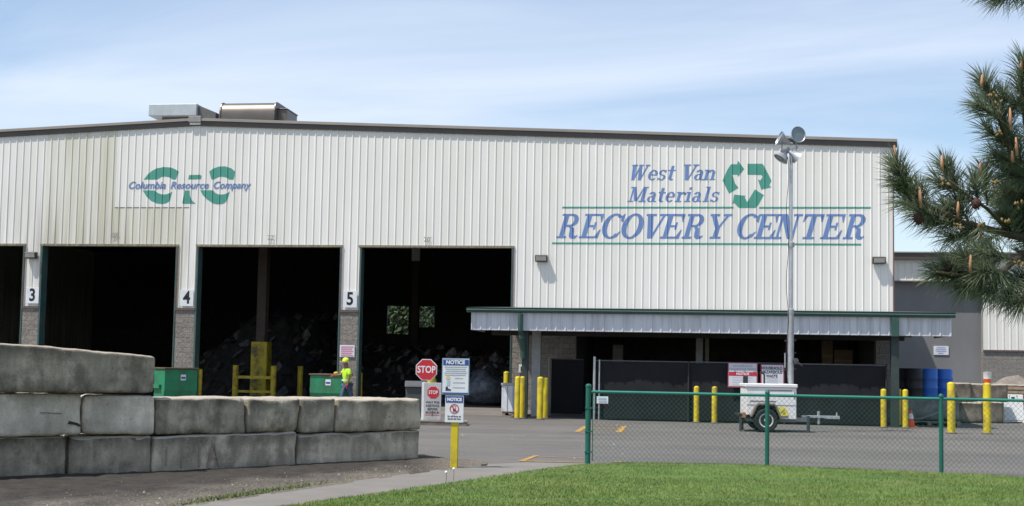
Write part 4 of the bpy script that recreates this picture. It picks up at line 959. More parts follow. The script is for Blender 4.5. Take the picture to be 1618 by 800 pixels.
MB().prism([(cx - .14, u1_ - .44), (cx - .09, u1_ - .44), (cx - .085, u1_ - .36), (cx - .14, u1_ - .36)], 'y', -.0925, -.090).build('vest_picture', mat('teal_print', (.35, .5, .56), .6), upn)
MB().prism([(cx - .16, u1_ - .52), (cx - .07, u1_ - .52), (cx - .07, u1_ - .50), (cx - .115, u1_ - .485), (cx - .125, u1_ - .455), (cx - .155, u1_ - .455)], 'y', -.0925, -.090).build('boot_picture', mat('boot_print', (.04, .04, .07), .6), upn)
l0, l1 = zpx(667.5), zpx(624.8); mx0, mx1 = W(704.5, 645, g.y).x - g.x, W(733.5, 645, g.y).x - g.x; cx = (mx0 + mx1) / 2
lpn = MB().box(mx0, -.075, l0, mx1, -.06, l1).build('lower_sign', sign_white, npst, bevel=.004)
MB().box(mx0 + .012, -.079, l1 - .115, mx1 - .012, -.076, l1 - .018).build('blue_band', sign_blue, lpn)
text('NOTICE', .068, sign_white, lpn, (cx, -.081, l1 - .067), bold=.004, sx=.95)
MB().lathe([(.062, -.001), (.062, .001), (.076, .001), (.076, -.001), (.062, -.001)], (cx, -.0785, l1 - .215), 28, axis=(0, 1, 0), close=False).bar((cx - .045, -.0808, l1 - .170), (cx + .045, -.0808, l1 - .26), .012, .002, side=(0, 1, 0)).build('ban_ring', sign_red, lpn)
MB().box(cx - .022, -.0785, l1 - .26, cx + .022, -.0765, l1 - .175).build('phone_picture', mat('phone_print', (.08, .09, .10), .5), lpn)
MB().box(cx - .015, -.0797, l1 - .215, cx + .015, -.0787, l1 - .182).build('phone_screen', sign_white, lpn)
text('No cell Phone use', .036, sign_black, lpn, (cx, -.0775, l1 - .335), bold=.0008, sx=.82); text('Beyond this Point', .036, sign_black, lpn, (cx, -.0775, l1 - .375), bold=.0008, sx=.82)

# ================================================================== green chain-link fence
FY = -26.85
fx0 = G(928, 734).x; posts_px = [(928, 734), (1209, 738), (1486, 749)]
pts = [G(*p) for p in posts_px]; pts = [Vector((p.x, FY, 0)) for p in pts]
d = pts[2] - pts[1]; pts += [pts[2] + d, pts[2] + d * 2]
fn = thing('chain_link_fence', 'waist high green vinyl chain-link fence along the edge of the lawn', 'fence', (pts[0].x, FY, 0))
FH = 1.27
for i, p in enumerate(pts):
    x = p.x - pts[0].x; r = .047 if i == 0 else .036
    h = FH + (.05 if i == 0 else 0.0)
    MB().lathe([(r, -.02), (r, h), (r * 1.12, h + .002), (r * 1.12, h + .03), (r * .7, h + .05), (.001, h + .058)], (x, 0, 0), 14).build('post', fence_green, fn, smooth='auto')
L = pts[-1].x - pts[0].x
MB().tube([(0.03, -.0, FH - .03), (L, 0, FH - .03)], .026, 10).build('rail', rail_green, fn, smooth='auto')
MB().box(.072, -.008, .06, .086, .008, FH - .06).build('tension_bar', fence_green, fn)
ty = MB()
for z in (.2, .55, .95): ty.box(-.052, -.052, z, .085, .052, z + .022)
ty.build('tension_band', fence_green, fn)
wm_ = MB(); step = .082; zb, zt = .04, FH - .05; Hh = zt - zb; n = int((L + Hh) / step)
def wire(a, b, r=.0021):
    a, b = Vector(a), Vector(b); t = (b - a).normalized(); x = Vector((0, 1, 0)); y = t.cross(x).normalized(); vs = []
    for p in (a, b):
        for k in range(3): an_ = 2.094 * k; vs.append(p + x * r * math.cos(an_) + y * r * math.sin(an_))
    wm_.add(vs, [(0, 1, 4, 3), (1, 2, 5, 4), (2, 0, 3, 5)])
x_start = .08
for k in range(-int(Hh / step) - 1, int(L / step) + 1):
    xa = x_start + k * step
    for s in (1, -1):
        # clip the diagonal to the panel
        if s > 0: p0, p1 = (xa, zb), (xa + Hh * .95, zt)
        else: p0, p1 = (xa, zt), (xa + Hh * .95, zb)
        lo, hi = max(p0[0], x_start), min(p1[0], L)
        if lo >= hi: continue
        f = lambda xx: p0[1] + (p1[1] - p0[1]) * (xx - p0[0]) / (p1[0] - p0[0])
        wire((lo, .003 * s, f(lo)), (hi, .003 * s, f(hi)))
wm_.build('mesh', fence_green, fn, fix=False)
p = W(952, 632.5, FY)
s = thing('fence_tag', 'small white tag with pale blue print wired to the green fence', 'sign', (p.x, FY - .012, p.z))
MB().box(-.098, -.006, -.055, .098, 0, .065).build('panel', sign_white, s)
MB().box(-.07, -.009, .0, .07, -.007, .04).box(-.06, -.009, -.04, .08, -.007, -.015).build('print', mat('pale_blue_print', (.35, .45, .58), .6), s)
MB().box(-.098, -.008, -.066, .098, 0.0, -.056).build('red_edge', mat('dull_red', (.25, .04, .05), .6), s)

# ================================================================== screened fence under the canopy
SY = -7.85; sx0 = W(939, 620, SY).x; sx1 = W(1400, 620, SY).x; sz = W(1100, 572.5, SY).z
scn = thing('screened_fence', 'tall chain-link fence covered in black privacy screen under the canopy', 'fence', (sx0, SY, 0))
screen_m = mat('black_screen', (0.012, 0.0125, 0.015), .9, var=.25, scale=1.2)
sc_b = MB(); Ls = sx1 - sx0; nx = 60
for i in range(nx + 1):
    x = Ls * i / nx; w_ = .02 * math.sin(x * 3.1) + .012 * math.sin(x * 7.7)
    sc_b.v += [(x, w_ * .4, .06), (x, w_, sz / 2), (x, w_ * .2, sz - .03)]
for i in range(nx):
    for k in range(2): a = 3 * i + k; sc_b.f.append((a, a + 3, a + 4, a + 1))
sc_b.build('privacy_screen', screen_m, scn, smooth=True)
MB().tube([(0, -.01, sz), (Ls, -.01, sz)], .022, 8).build('rail', mat('dull_rail', (.12, .125, .13), .6, .4), scn, smooth='auto')
for k, x in enumerate((0, .16, 3.0, 6.0, Ls)):
    MB().tube([(x, -.06, 0), (x, -.06, sz + (.12 if k == 0 else .03))], .045 if k == 0 else .025, 10).build('post', galv if k < 2 else mat('dark_post', (.03, .03, .032), .7), scn, smooth='auto')
gt = thing('screened_gate', 'open gate leaf with black privacy screen behind the yellow bollard pair', 'gate', (W(867.5, 620, -5.2).x, -5.2, 0))
gw = W(924, 620, -4.6).x - gt.location.x
MB().tube([(0, 0, 0), (0, 0, 2.02)], .045, 10).build('post', mat('tan_gate_post', (.30, .28, .25), .6), gt, smooth='auto')
MB().box(.07, .0, .08, gw, .02, 1.93).build('privacy_screen', screen_m, gt)
MB().tube([(.06, .03, 1.95), (gw, .03, 1.95)], .02, 8).build('rail', mat('dull_rail', (.12, .125, .13), .6, .4), gt)
def fsign(px0, px1, py0, py1, label):
    a, b = W(px0, py1, SY - .1), W(px1, py0, SY - .1); w, h = b.x - a.x, b.z - a.z
    o = thing('hazard_notice', label, 'sign', ((a.x + b.x) / 2, SY - .1, a.z), group='notices on the screened fence')
    MB().box(-w / 2, -.01, 0, w / 2, .0, h).build('border', mat('dull_red_border', (.45, .10, .13), .6), o)
    MB().box(-w / 2 + .03, -.014, .04, w / 2 - .03, -.011, h - .02).build('face', mat('sign_pale', (.60, .61, .66), .6, var=.04), o); return o, w, h
o, w, h = fsign(1150, 1197, 574, 612, 'white notice with a red band on the black screened fence')
MB().box(-w / 2 + .031, -.018, h * .47, w / 2 - .031, -.015, h * .63).build('red_band', mat('band_red', (.50, .03, .05), .6), o)
text('NOTICE', .10, sign_white, o, (0, -.0205, h * .55), bold=.004, sx=1.1)
text('HOUSEHOLD', .10, sign_grey, o, (0, -.0165, h * .87), bold=.002); text('HAZARDOUS WASTE', .085, sign_grey, o, (0, -.0165, h * .74), bold=.003)
pr = MB()
for k in range(4): pr.box(-w / 2 + .14, -.0165, h * .38 - k * .075, w / 2 - .16 - .06 * (k % 2), -.015, h * .38 - k * .075 + .02)
pr.build('small_print', mat('faint_print', (.45, .47, .53), .6), o)
o, w, h = fsign(1202, 1239, 576.5, 613, 'household hazardous waste sign on the screened fence beside the mast')
for k, tx in enumerate(('HOUSEHOLD', 'HAZARDOUS', 'WASTE')): text(tx, .125, sign_black, o, (-.02, -.0165, h * .84 - k * .125), bold=.004, sx=.86)
pr = MB()
for k in range(4): pr.box(-w / 2 + .16 + .03 * (k % 2), -.0165, h * .38 - k * .065, w / 2 - .2, -.015, h * .38 - k * .065 + .02)
pr.build('small_print', sign_grey, o)

# ================================================================== light tower trailer
g = G(1209, 683); lt = thing('light_tower', 'white towable light tower trailer with raised mast and four floodlights', 'light tower', (g.x, g.y + .1, 0), R(5))
ly_ = g.y + .1; m = lambda px: (W(px, 650, ly_).x - g.x); zq = lambda py, px=1215: W(px, py, ly_).z
bx0, bx1 = m(1178), m(1258); zb, zt = zq(662), zq(612.5)
tw = mat('trailer_white', (.76, .75, .74), .4, var=.04, dirt=(.5, .46, .42), dirt_amt=.4, dirt_scale=3)
wx = m(1208); wr = .325
body_poly = [(bx0, zb + .10), (bx0, zt), (bx1, zt), (bx1, zb), (wx + .40, zb), (wx + .25, zb + .34), (wx + .20, zb + .37), (wx - .20, zb + .37), (wx - .25, zb + .34), (wx - .36, zb + .10)]
MB().prism(body_poly, 'y', -.1, 1.15).build('body', tw, lt, bevel=.015)
MB().box(bx0 - .03, -.13, zt + .003, bx1 + .03, 1.18, zt + .10).build('lid', tw, lt, bevel=.02)
fender = [(wx + .43, zb + .02), (wx + .285, zb + .37), (wx + .22, zb + .43), (wx - .22, zb + .43), (wx - .285, zb + .37), (wx - .42, zb + .06), (wx - .365, zb + .06), (wx - .245, zb + .33), (wx - .195, zb + .375), (wx + .195, zb + .375), (wx + .245, zb + .33), (wx + .375, zb + .02)]
MB().prism(fender, 'y', -.34, -.103).build('fender', mat('brown_fender', (.17, .13, .115), .6, var=.15), lt, bevel=.01)
MB().box(wx - .35, -.098, zb - .0, wx + .38, -.06, zb + .365).build('wheel_well', black_metal, lt)
MB().box(bx0 + .1, -.107, (zb + zt) / 2 + .04, m(1225), -.102, (zb + zt) / 2 + .065).box(bx0 + .02, -.107, (zb + zt) / 2 - .055, bx1 - .02, -.102, (zb + zt) / 2 - .045).box(bx1 - .06, -.107, zt - .3, bx1 - .035, -.102, zt - .1).build('panel_seam', mat('seam_grey', (.12, .12, .12), .7), lt)
MB().box(bx1 - .82, -.107, zt - .09, bx1 - .12, -.102, zt - .065).build('vent_slot', mat('seam_grey', (.12, .12, .12), .7), lt)
k0 = zq(628 + 16); dec = [(m(1227), zq(643)), (m(1241), zq(643)), (m(1246), zq(656)), (m(1233), zq(657.5))]
MB().prism(dec, 'y', -.109, -.102).build('yellow_decal', mat('decal_yellow', (.70, .62, .10), .5), lt)
MB().bar((m(1233), -.112, zq(652)), (m(1239), -.112, zq(647)), .03, .004, side=(0, 1, 0)).bar((m(1237), -.112, zq(654)), (m(1240), -.112, zq(651)), .03, .004, side=(0, 1, 0)).build('decal_mark', mat('decal_grey', (.25, .25, .14), .6), lt)
MB().bar((m(1225), -.108, zq(643)), (m(1231.5), -.108, zq(658)), .03, .004, side=(0, 1, 0)).bar((m(1231.5), -.1085, zq(658.5)), (m(1245), -.1085, zq(658.5)), .025, .004, side=(0, 1, 0)).build('decal_outline', mat('decal_dark', (.06, .07, .07), .6), lt)
for y in (-.33, 1.12):
    wc = (wx, y, wr)
    w_ = MB().lathe([(.19, 0), (.29, -.01), (wr, .03), (wr, .19), (.29, .22), (.19, .21)], wc, 30, axis=(0, 1, 0)).build('wheel', black_rubber, lt, smooth='auto')
    MB().lathe([(.001, -.02), (.05, -.025), (.06, .01), (.13, .03), (.16, .0), (.192, -.005), (.192, .05)], wc, 26, axis=(0, 1, 0), close=False).build('rim', mat('wheel_white', (.55, .55, .55), .45, .3), w_, smooth='auto')
    nb = MB()
    for k in range(6): a = k * 1.047; nb.box(wx + .10 * math.cos(a) - .018, y + .012, wr + .10 * math.sin(a) - .018, wx + .10 * math.cos(a) + .018, y + .03, wr + .10 * math.sin(a) + .018)
    nb.build('hub_holes', black_metal, w_)
MB().box(bx0 + .1, .0, zb - .08, bx1, 1.0, zb - .005).build('frame', mat('frame_grey', (.20, .19, .18), .6), lt)
hz = zb - .02
MB().box(bx1 + .003, .42, hz - .06, m(1284), .56, hz + .05).build('drawbar', mat('drawbar_pale', (.36, .35, .33), .6), lt, bevel=.008)
MB().box(m(1284) - .2, .44, hz + .052, m(1310), .54, hz + .12).box(m(1310), .45, hz + .03, m(1334), .53, hz + .12).build('hitch', galv, lt, bevel=.01)
MB().tube([(m(1300), .49, 0.22), (m(1300), .49, hz + .24)], .04, 10).build('hitch_coupler', galv_dull, lt)
MB().tube([(m(1329.5), .49, hz + .1), (m(1329.5), .49, hz + .22)], .02, 8).build('hitch_lever', galv, lt)
MB().tube([(m(1277.5), -.05, .02), (m(1277.5), -.05, hz + .12)], .045, 10).build('jack', mat('jack_dark', (.05, .055, .06), .5), lt)
for px, y in ((1169.5, -.05), (1180, .95)): MB().box(m(px) - .03, y - .03, 0.01, m(px) + .03, y + .03, zb + .05).build('jack', mat('jack_dark', (.05, .055, .06), .5), lt)
MB().box(m(1169.5) - .03, -.025, zb + .06, bx0 - .003, .97, zb + .12).build('outrigger', black_metal, lt)
MB().box(bx0 - .1, -.04, zb + .02, bx0 - .004, .1, zb + .16).build('tail_lamp', mat('tail_lamp_amber', (.35, .16, .06), .4), lt)
MB().box(bx0 - .02, .3, zt + .103, bx0 + .10, .45, zt + .30).build('exhaust', black_metal, lt, bevel=.01)
MB().tube([(m(1210), .3, zt + .10), (m(1210), .3, zt + .34), (m(1208), .3, zt + .38), (m(1203), .3, zt + .40)], .025, 8).build('lift_handle', black_metal, lt)
mx_ = m(1254.5); y = .5
sect = [(mx_, zt + .10, zq(490), .085), (mx_, zq(490), zq(383), .062), (mx_, zq(383), zq(232), .045)]
for k, (x, a, b, r) in enumerate(sect): MB().tube([(x, y, a), (x, y, b)], r, 12).build('mast', galv if k else galv_dull, lt, smooth='auto')
MB().tube([(mx_ - .16, y - .03, zt + .55), (mx_ - .16, y - .03, zt + .95)], .018, 8).build('mast_guide', galv, lt)
br = MB()
for z in (zt + .5, zt + .95, zt + 1.3): br.bar((mx_ - .17, y, z), (mx_ + .15, y, z + .02), .025, .04)
br.build('mast_bracket', mat('jack_dark', (.05, .055, .06), .5), lt)
MB().lathe([(.07, -.10), (.07, .10)], (mx_ + .13, y - .02, zt + .75), 14, axis=(0, 1, 0)).tube([(mx_ + .13, y - .13, zt + .75), (mx_ + .30, y - .13, zt + .60)], .012, 6).build('winch', mat('winch_dark', (.10, .10, .10), .6, .3), lt)
for z in (zq(490), zq(383)): MB().lathe([(.09, -.08), (.09, .05), (.065, .07)], (mx_, y, z), 12).build('mast_collar', galv_dull, lt)
tz = zq(232)
cab = [(mx_ - .11 + .03 * math.sin(k * .9), y - .06, tz - .2 - (tz - zt - .3) * k / 22) for k in range(23)]
MB().tube(cab, .009, 5).build('cable', black_metal, lt)
MB().bar((mx_ - .30, y, tz - .04), (mx_ + .18, y, tz + .09), .06, .06).bar((mx_ - .26, y, tz - .32), (mx_ - .26, y, tz + .22), .03, .03).bar((mx_ + .14, y, tz - .28), (mx_ + .14, y, tz + .25), .03, .03).build('lamp_bar', galv_dull, lt)
def flood(c, axis, s, nm='floodlight'):
    """bell reflector whose mouth looks along axis"""
    ax = Vector(axis).normalized()
    h = MB().lathe([(.05 * s, -.34 * s), (.08 * s, -.30 * s), (.10 * s, -.18 * s), (.20 * s, -.05 * s), (.285 * s, .10 * s), (.30 * s, .12 * s), (.285 * s, .125 * s), (.26 * s, .08 * s)], c, 24, axis=ax, close=False).build(nm, galv, lt, smooth='auto')
    MB().lathe([(.268 * s, .09 * s), (.001, .10 * s)], c, 24, axis=ax, close=False).build('lens', mat('flood_lens', (.22, .26, .27), .15, .2), h)
    MB().lathe([(.001, -.44 * s), (.06 * s, -.44 * s), (.06 * s, -.335 * s), (.001, -.335 * s)], c, 12, axis=ax).build('ballast', galv_dull, h)
def fp(px, py): q = W(px, py, ly_ + .5); return (q.x - g.x, .5, q.z)
flood(fp(1262, 213), (.32, -.85, .05), .78); flood(fp(1238, 220), (-.80, -.10, .35), .74)
flood(fp(1239, 247.5), (-.62, -.12, -.85), .74); flood(fp(1260, 246), (.85, .15, -.55), .66)

# ================================================================== right-hand storage
wrap = mat('clear_wrap', (.12, .125, .13), .3, var=.6, scale=4, dirt=(.3, .31, .33), dirt_amt=.5, dirt_scale=3)
bxc = W(1465, 640, -5.5).x
wl = thing('wrapped_pallet', 'shrink wrapped pallet load under the barrels behind the traffic cone', 'pallet load', (bxc, -5.9, 0))
MB().box(-.95, .05, .16, .95, 1.75, .86).build('load', wrap, wl, bevel=.08, seg=3)
MB().box(-.98, 0, .10, .98, 1.8, .14).box(-.98, 0, 0, -.85, 1.8, .098).box(-.06, 0, 0, .06, 1.8, .098).box(.85, 0, 0, .98, 1.8, .098).build('skid', wood, wl)
rs_ = MB(); rs_.add([(-.9, -.08, .2), (-.3, -.1, .25), (.4, -.06, .52), (.95, 0.02, .84), (.95, .04, .8), (.3, -.02, .4), (-.3, -.04, .18), (-.9, -.03, .16)], [(0, 1, 6, 7), (1, 2, 5, 6), (2, 3, 4, 5)])
rs_.build('loose_film', mat('film', (.35, .37, .39), .3), wl, smooth=True)
blue = mat('barrel_blue', (.03, .14, .50), .4, var=.1, scale=2); blackb = mat('barrel_black', (.016, .017, .02), .5, var=.2)
def barrel(px, y, z, m, label, h=.98):
    x = W(px, 600, y).x; o = thing('barrel', label, 'barrel', (x, y, z), group='plastic drums by the canopy end')
    r = .29
    MB().lathe([(r - .03, 0), (r, .03), (r, .3), (r + .012, .32), (r + .012, .36), (r, .38), (r, .62), (r + .012, .64), (r + .012, .68), (r, .70), (r, h - .04), (r - .03, h), (r - .04, h - .02), (.001, h - .02)], (0, 0, 0), 26).build('drum', m, o, smooth='auto')
    for a in (.4, 3.5): MB().lathe([(.035, h - .02), (.035, h + .0), (.001, h + .0)], (.17 * math.cos(a), .17 * math.sin(a), 0), 10).build('bung', mat('bung_dark', (.03, .03, .04), .5), o)
barrel(1431, -5.0, .862, blackb, 'black drum on the wrapped load nearest the green post')
barrel(1444, -5.5, .862, blackb, 'black drum between the other black drum and the blue ones')
barrel(1467, -5.2, .862, blue, 'bright blue drum standing beside the black drums')
barrel(1491, -4.6, .862, blue, 'blue drum at the right end of the wrapped load')
g = G(1439, 675); cn = thing('traffic_cone', 'small orange traffic cone with a white collar beside the slim bollard', 'traffic cone', (g.x, g.y, 0))
org = mat('cone_orange', (.72, .09, .02), .5, var=.1)
MB().box(-.17, -.17, 0, .17, .17, .03).build('base', org, cn, bevel=.01)
MB().lathe([(.13, .031), (.045, .5), (.03, .52), (.001, .52)], (0, 0, 0), 18).build('cone', org, cn, smooth='auto')
MB().lathe([(.092, .26), (.062, .42)], (0, 0, 0), 18, close=False).build('collar', white, cn, smooth='auto')

# rough blocks (also used for the wall in front)
def rough_block(Ln, Dp, Hh, seed, m, bend=0.0, taper=0.0, res=.042, chip=1.0):
    """a cast concrete block, x 0..Ln along its face, y 0..Dp back, z 0..Hh, with worn edges"""
    nx, ny, nz = max(6, int(Ln / res)), max(5, int(Dp / res)), max(5, int(Hh / res))
    vid = {}; mb = MB()
    def V(i, j, k):
        key = (i, j, k)
        if key in vid: return vid[key]
        p = Vector((Ln * i / nx, Dp * j / ny, Hh * k / nz)); q = p + Vector((seed * 7.3, seed * 3.1, seed * 1.7))
        r = .034 + .06 * max(0, mnoise.noise(q * 3.3)) * chip + .24 * chip * max(0, mnoise.noise(q * 2.1 + Vector((9, 2, 4))) - .20)
        c = Vector((min(max(p.x, r), Ln - r), min(max(p.y, r), Dp - r), min(max(p.z, r), Hh - r))); d = p - c
        if d.length > 1e-6:
            corner = sum(1 for a in d if abs(a) > 1e-6)
            if corner > 1: p = c + d.normalized() * r
        n = mnoise.noise_vector(q * 4.0) * .010 + mnoise.noise_vector(q * 11.0) * .006 + mnoise.noise_vector(q * 1.1) * .016
        p = p + n
        if bend: p.y += bend * (max(0, p.x / Ln) ** 2.2)
        if taper: p.z -= taper * (max(0, p.x / Ln)) ** 1.6 * (p.z / Hh)
        mb.v.append(tuple(p)); vid[key] = len(mb.v) - 1; return vid[key]
    for i in range(nx):
        for j in range(ny):
            mb.f.append((V(i, j, 0), V(i, j + 1, 0), V(i + 1, j + 1, 0), V(i + 1, j, 0))); mb.f.append((V(i, j, nz), V(i + 1, j, nz), V(i + 1, j + 1, nz), V(i, j + 1, nz)))
    for i in range(nx):
        for k in range(nz):
            mb.f.append((V(i, 0, k), V(i + 1, 0, k), V(i + 1, 0, k + 1), V(i, 0, k + 1))); mb.f.append((V(i, ny, k), V(i, ny, k + 1), V(i + 1, ny, k + 1), V(i + 1, ny, k)))
    for j in range(ny):
        for k in range(nz):
            mb.f.append((V(0, j, k), V(0, j, k + 1), V(0, j + 1, k + 1), V(0, j + 1, k))); mb.f.append((V(nx, j, k), V(nx, j + 1, k), V(nx, j + 1, k + 1), V(nx, j, k + 1)))
    return mb
def block_mat(name, base, stain, amt):
    m = bpy.data.materials.new(name); m.use_nodes = True; t = m.node_tree; b = t.nodes['Principled BSDF']; b.inputs['Roughness'].default_value = .95
    tcn = t.nodes.new('ShaderNodeTexCoord'); oi = t.nodes.new('ShaderNodeObjectInfo')
    sh = t.nodes.new('ShaderNodeVectorMath'); sh.operation = 'ADD'; cbn = t.nodes.new('ShaderNodeCombineXYZ')
    mr = t.nodes.new('ShaderNodeMath'); mr.operation = 'MULTIPLY'; mr.inputs[1].default_value = 37.0; t.links.new(oi.outputs['Random'], mr.inputs[0])
    t.links.new(mr.outputs[0], cbn.inputs[0]); t.links.new(mr.outputs[0], cbn.inputs[1]); t.links.new(tcn.outputs['Object'], sh.inputs[0]); t.links.new(cbn.outputs[0], sh.inputs[1])
    def nz_(scale, st, lo, hi, det=8, top=1.0):
        mpn = t.nodes.new('ShaderNodeMapping'); mpn.inputs['Scale'].default_value = st; t.links.new(sh.outputs[0], mpn.inputs[0])
        n = t.nodes.new('ShaderNodeTexNoise'); n.inputs['Scale'].default_value = scale; n.inputs['Detail'].default_value = det; n.inputs['Roughness'].default_value = .65; t.links.new(mpn.outputs[0], n.inputs['Vector'])
        r = t.nodes.new('ShaderNodeMapRange'); r.inputs['From Min'].default_value = lo; r.inputs['From Max'].default_value = hi; r.inputs['To Max'].default_value = top; t.links.new(n.outputs['Fac'], r.inputs['Value']); return r.outputs[0], n
    def mixc(f, a_, c):
        x = t.nodes.new('ShaderNodeMix'); x.data_type = 'RGBA'
        t.links.new(f, x.inputs['Factor'])
        if isinstance(a_, tuple): x.inputs['A'].default_value = a_ + (1,)
        else: t.links.new(a_, x.inputs['A'])
        x.inputs['B'].default_value = tuple(c) + (1,); return x.outputs['Result']
    mul = lambda c, k: tuple(min(1, v * k) for v in c)
    def mth(op, a_, c):
        n = t.nodes.new('ShaderNodeMath'); n.operation = op
        for i, v in enumerate((a_, c)):
            if isinstance(v, (int, float)): n.inputs[i].default_value = v
            else: t.links.new(v, n.inputs[i])
        return n.outputs[0]
    c0 = mixc(nz_(1.3, (1, 1, .8), .35, .68)[0], mul(base, .66), mul(base, 1.30))
    c1 = mixc(nz_(1.0, (4.2, 4.2, .6), .44, .66, top=.62)[0], c0, mul(stain, 1.15))             # rain streaks
    blot, _ = nz_(1.9, (1.2, 1.2, .9), .47, .60, top=amt)
    c2 = mixc(blot, c1, stain)                                                                # damp and moss blotches
    sp = t.nodes.new('ShaderNodeSeparateXYZ'); t.links.new(tcn.outputs['Generated'], sp.inputs[0])
    zr = t.nodes.new('ShaderNodeMapRange'); zr.inputs['From Min'].default_value = .62; zr.inputs['From Max'].default_value = .93; t.links.new(sp.outputs['Z'], zr.inputs['Value'])
    gm_ = t.nodes.new('ShaderNodeNewGeometry'); sg = t.nodes.new('ShaderNodeSeparateXYZ'); t.links.new(gm_.outputs['Normal'], sg.inputs[0])
    side = mth('LESS_THAN', sg.outputs['Z'], .55)
    moss = mth('MULTIPLY', mth('MULTIPLY', nz_(2.0, (1, 1, .5), .38, .52, top=min(1, amt * 1.25))[0], zr.outputs[0]), side)
    c3 = mixc(moss, c2, mul(stain, .55))                                                      # black moss along the upper edge
    zl = t.nodes.new('ShaderNodeMapRange'); zl.inputs['From Min'].default_value = .34; zl.inputs['From Max'].default_value = .04; t.links.new(sp.outputs['Z'], zl.inputs['Value'])
    c3 = mixc(mth('MULTIPLY', nz_(3.1, (1, 1, .8), .40, .56, top=min(1, amt * 1.2))[0], zl.outputs[0]), c3, mul(stain, .75))   # splashed soil at the foot
    c4 = mixc(mth('MULTIPLY', mth('SUBTRACT', 1.0, side), .8), c3, (.40, .35, .29))          # dusty tops
    c4 = mixc(mth('MULTIPLY', nz_(11, (1, 1, 1), .64, .70, 5, .6)[0], side), c4, mul(stain, .6))      # voids left in the casting
    c5 = mixc(nz_(30, (1, 1, 1), .60, .68, 4, .55)[0], c4, mul(stain, .8))                    # pores
    c6 = mixc(nz_(48, (1, 1, 1), .60, .70, 4, .35)[0], c5, mul(base, 1.35))                    # pale aggregate
    t.links.new(c6, b.inputs['Base Color'])
    _, n = nz_(26, (1, 1, 1), 0, 1, 6); bn = t.nodes.new('ShaderNodeBump'); bn.inputs['Strength'].default_value = .7; bn.inputs['Distance'].default_value = .02
    t.links.new(n.outputs['Fac'], bn.inputs['Height']); t.links.new(bn.outputs[0], b.inputs['Normal'])
    MATS[name] = m; return m
bm_dark = block_mat('mossy_concrete', (.46, .40, .305), (.125, .108, .08), .72)
bm_mid = block_mat('stained_concrete', (.56, .49, .38), (.18, .155, .115), .66)
bm_pale = block_mat('pale_concrete', (.70, .635, .52), (.33, .29, .225), .42)
def fpt(px, out_=0.0):
    return G(px, base_y(px))
def blk(px0, px1, row, m, label, seed, z0, h, out_=0.0, dp=.62, bend=0.0, taper=0.0, gap=.026):
    a, b = fpt(px0), fpt(px1); t = (b - a); Ln = t.length - gap; t.normalize(); nrm = Vector((t.y, -t.x, 0))
    org_ = a + nrm * out_; o = rough_block(Ln, dp, h - .008, seed, m, bend, taper).build('concrete_block', m, None, smooth=True)
    o.location = (org_.x, org_.y, z0); o.rotation_euler = (0, 0, math.atan2(t.y, t.x))
    tag(o, label, 'concrete block', 'stacked concrete blocks by the path'); return o
blk(-170, 106, 0, bm_dark, 'grey concrete block in the bottom row at the left edge of the photo', 1, -.04, .61)
blk(107, 240, 0, bm_dark, 'short dark concrete block in the bottom row under the pale split joint', 2, -.04, .605)
blk(241, 470, 0, bm_mid, 'long bottom row block with faint reddish paint marks', 3, -.05, .60, .02)
blk(472, 664, 0, bm_mid, 'bottom row block at the right end of the stack', 4, -.07, .585)
blk(-170, 125, 1, bm_pale, 'pale smooth block in the middle row at the left with a dark gouge', 5, .575, .585, .05)
blk(126, 243, 1, bm_pale, 'pale short middle row block with a rounded right end', 6, .575, .57, .05)
blk(245, 388, 1, bm_dark, 'dark stained middle row block with black moss under its top edge', 7, .555, .55, .0)
blk(389, 473, 1, bm_dark, 'short brownish middle row block with a chipped left corner', 17, .55, .545, .01)
blk(474, 529, 1, bm_mid, 'shortest middle row block, second from the right end', 18, .53, .555, .0)
blk(530, 664, 1, bm_mid, 'middle row block at the right end overhanging the one below', 8, .52, .545, .02)
blk(-190, 242, 2, bm_dark, 'single long curved block lying on top at the left', 9, 1.165, .71, .075, bend=.05, taper=.17)
for r_i, back in enumerate((.66, 1.34, 2.05)):
    for (pa, pb, nm_b) in ((246, 360, 'left'), (362, 470, 'middle'), (474, 660, 'right')):
        bl_ = blk(pa, pb, 1, bm_mid, 'tan topped block %s behind the %s part of the front wall' % (('just', 'in the second line', 'in the last line')[r_i], nm_b), 50 + r_i * 3 + pa % 7, -.04, (1.09, 1.07, 1.055)[r_i] + rg.uniform(-.03, .03), -back, .66)
# crack lines and the gouge
gp = fpt(110); tdir = (fpt(125) - fpt(60)).normalized(); nrm = Vector((tdir.y, -tdir.x, 0))
gg = MB()
for (s0, z0, s1, z1, w) in ((-.16, .16, .02, .10, .05), (-.12, .20, .0, .13, .03)):
    gg.bar((s0, -.004, z0), (s1, -.004, z1), w, .012, side=(0, 1, 0))
blks = [o for o in bpy.data.objects if o.name.startswith('concrete_block')]
def deco(blk_o, shapes, m, nm):
    mbx = MB()
    for pl_ in shapes: mbx.prism(pl_, 'y', -.022, .02)
    return mbx.build(nm, m, blk_o)
blks = [o for o in blks if o['label'].find('behind') < 0]; pale_l = blks[4]; pl_len = (fpt(125) - fpt(-170)).length
deco(pale_l, [[(pl_len - .20, .20), (pl_len - .08, .17), (pl_len - .03, .13), (pl_len - .05, .12), (pl_len - .12, .15), (pl_len - .22, .16)]], mat('gouge', (.05, .04, .038), 1), 'gouge')
deco(pale_l, [[(pl_len - .62, .325), (pl_len - .32, .312), (pl_len - .32, .305), (pl_len - .62, .317)]], mat('scratch', (.16, .15, .14), 1), 'scratch')
red_m = mat('faded_red_spray', (.30, .215, .18), .95, var=.3, scale=9, dirt=(.30, .27, .22), dirt_amt=1.0, dirt_scale=7)
lw = blks[2]
sp = []
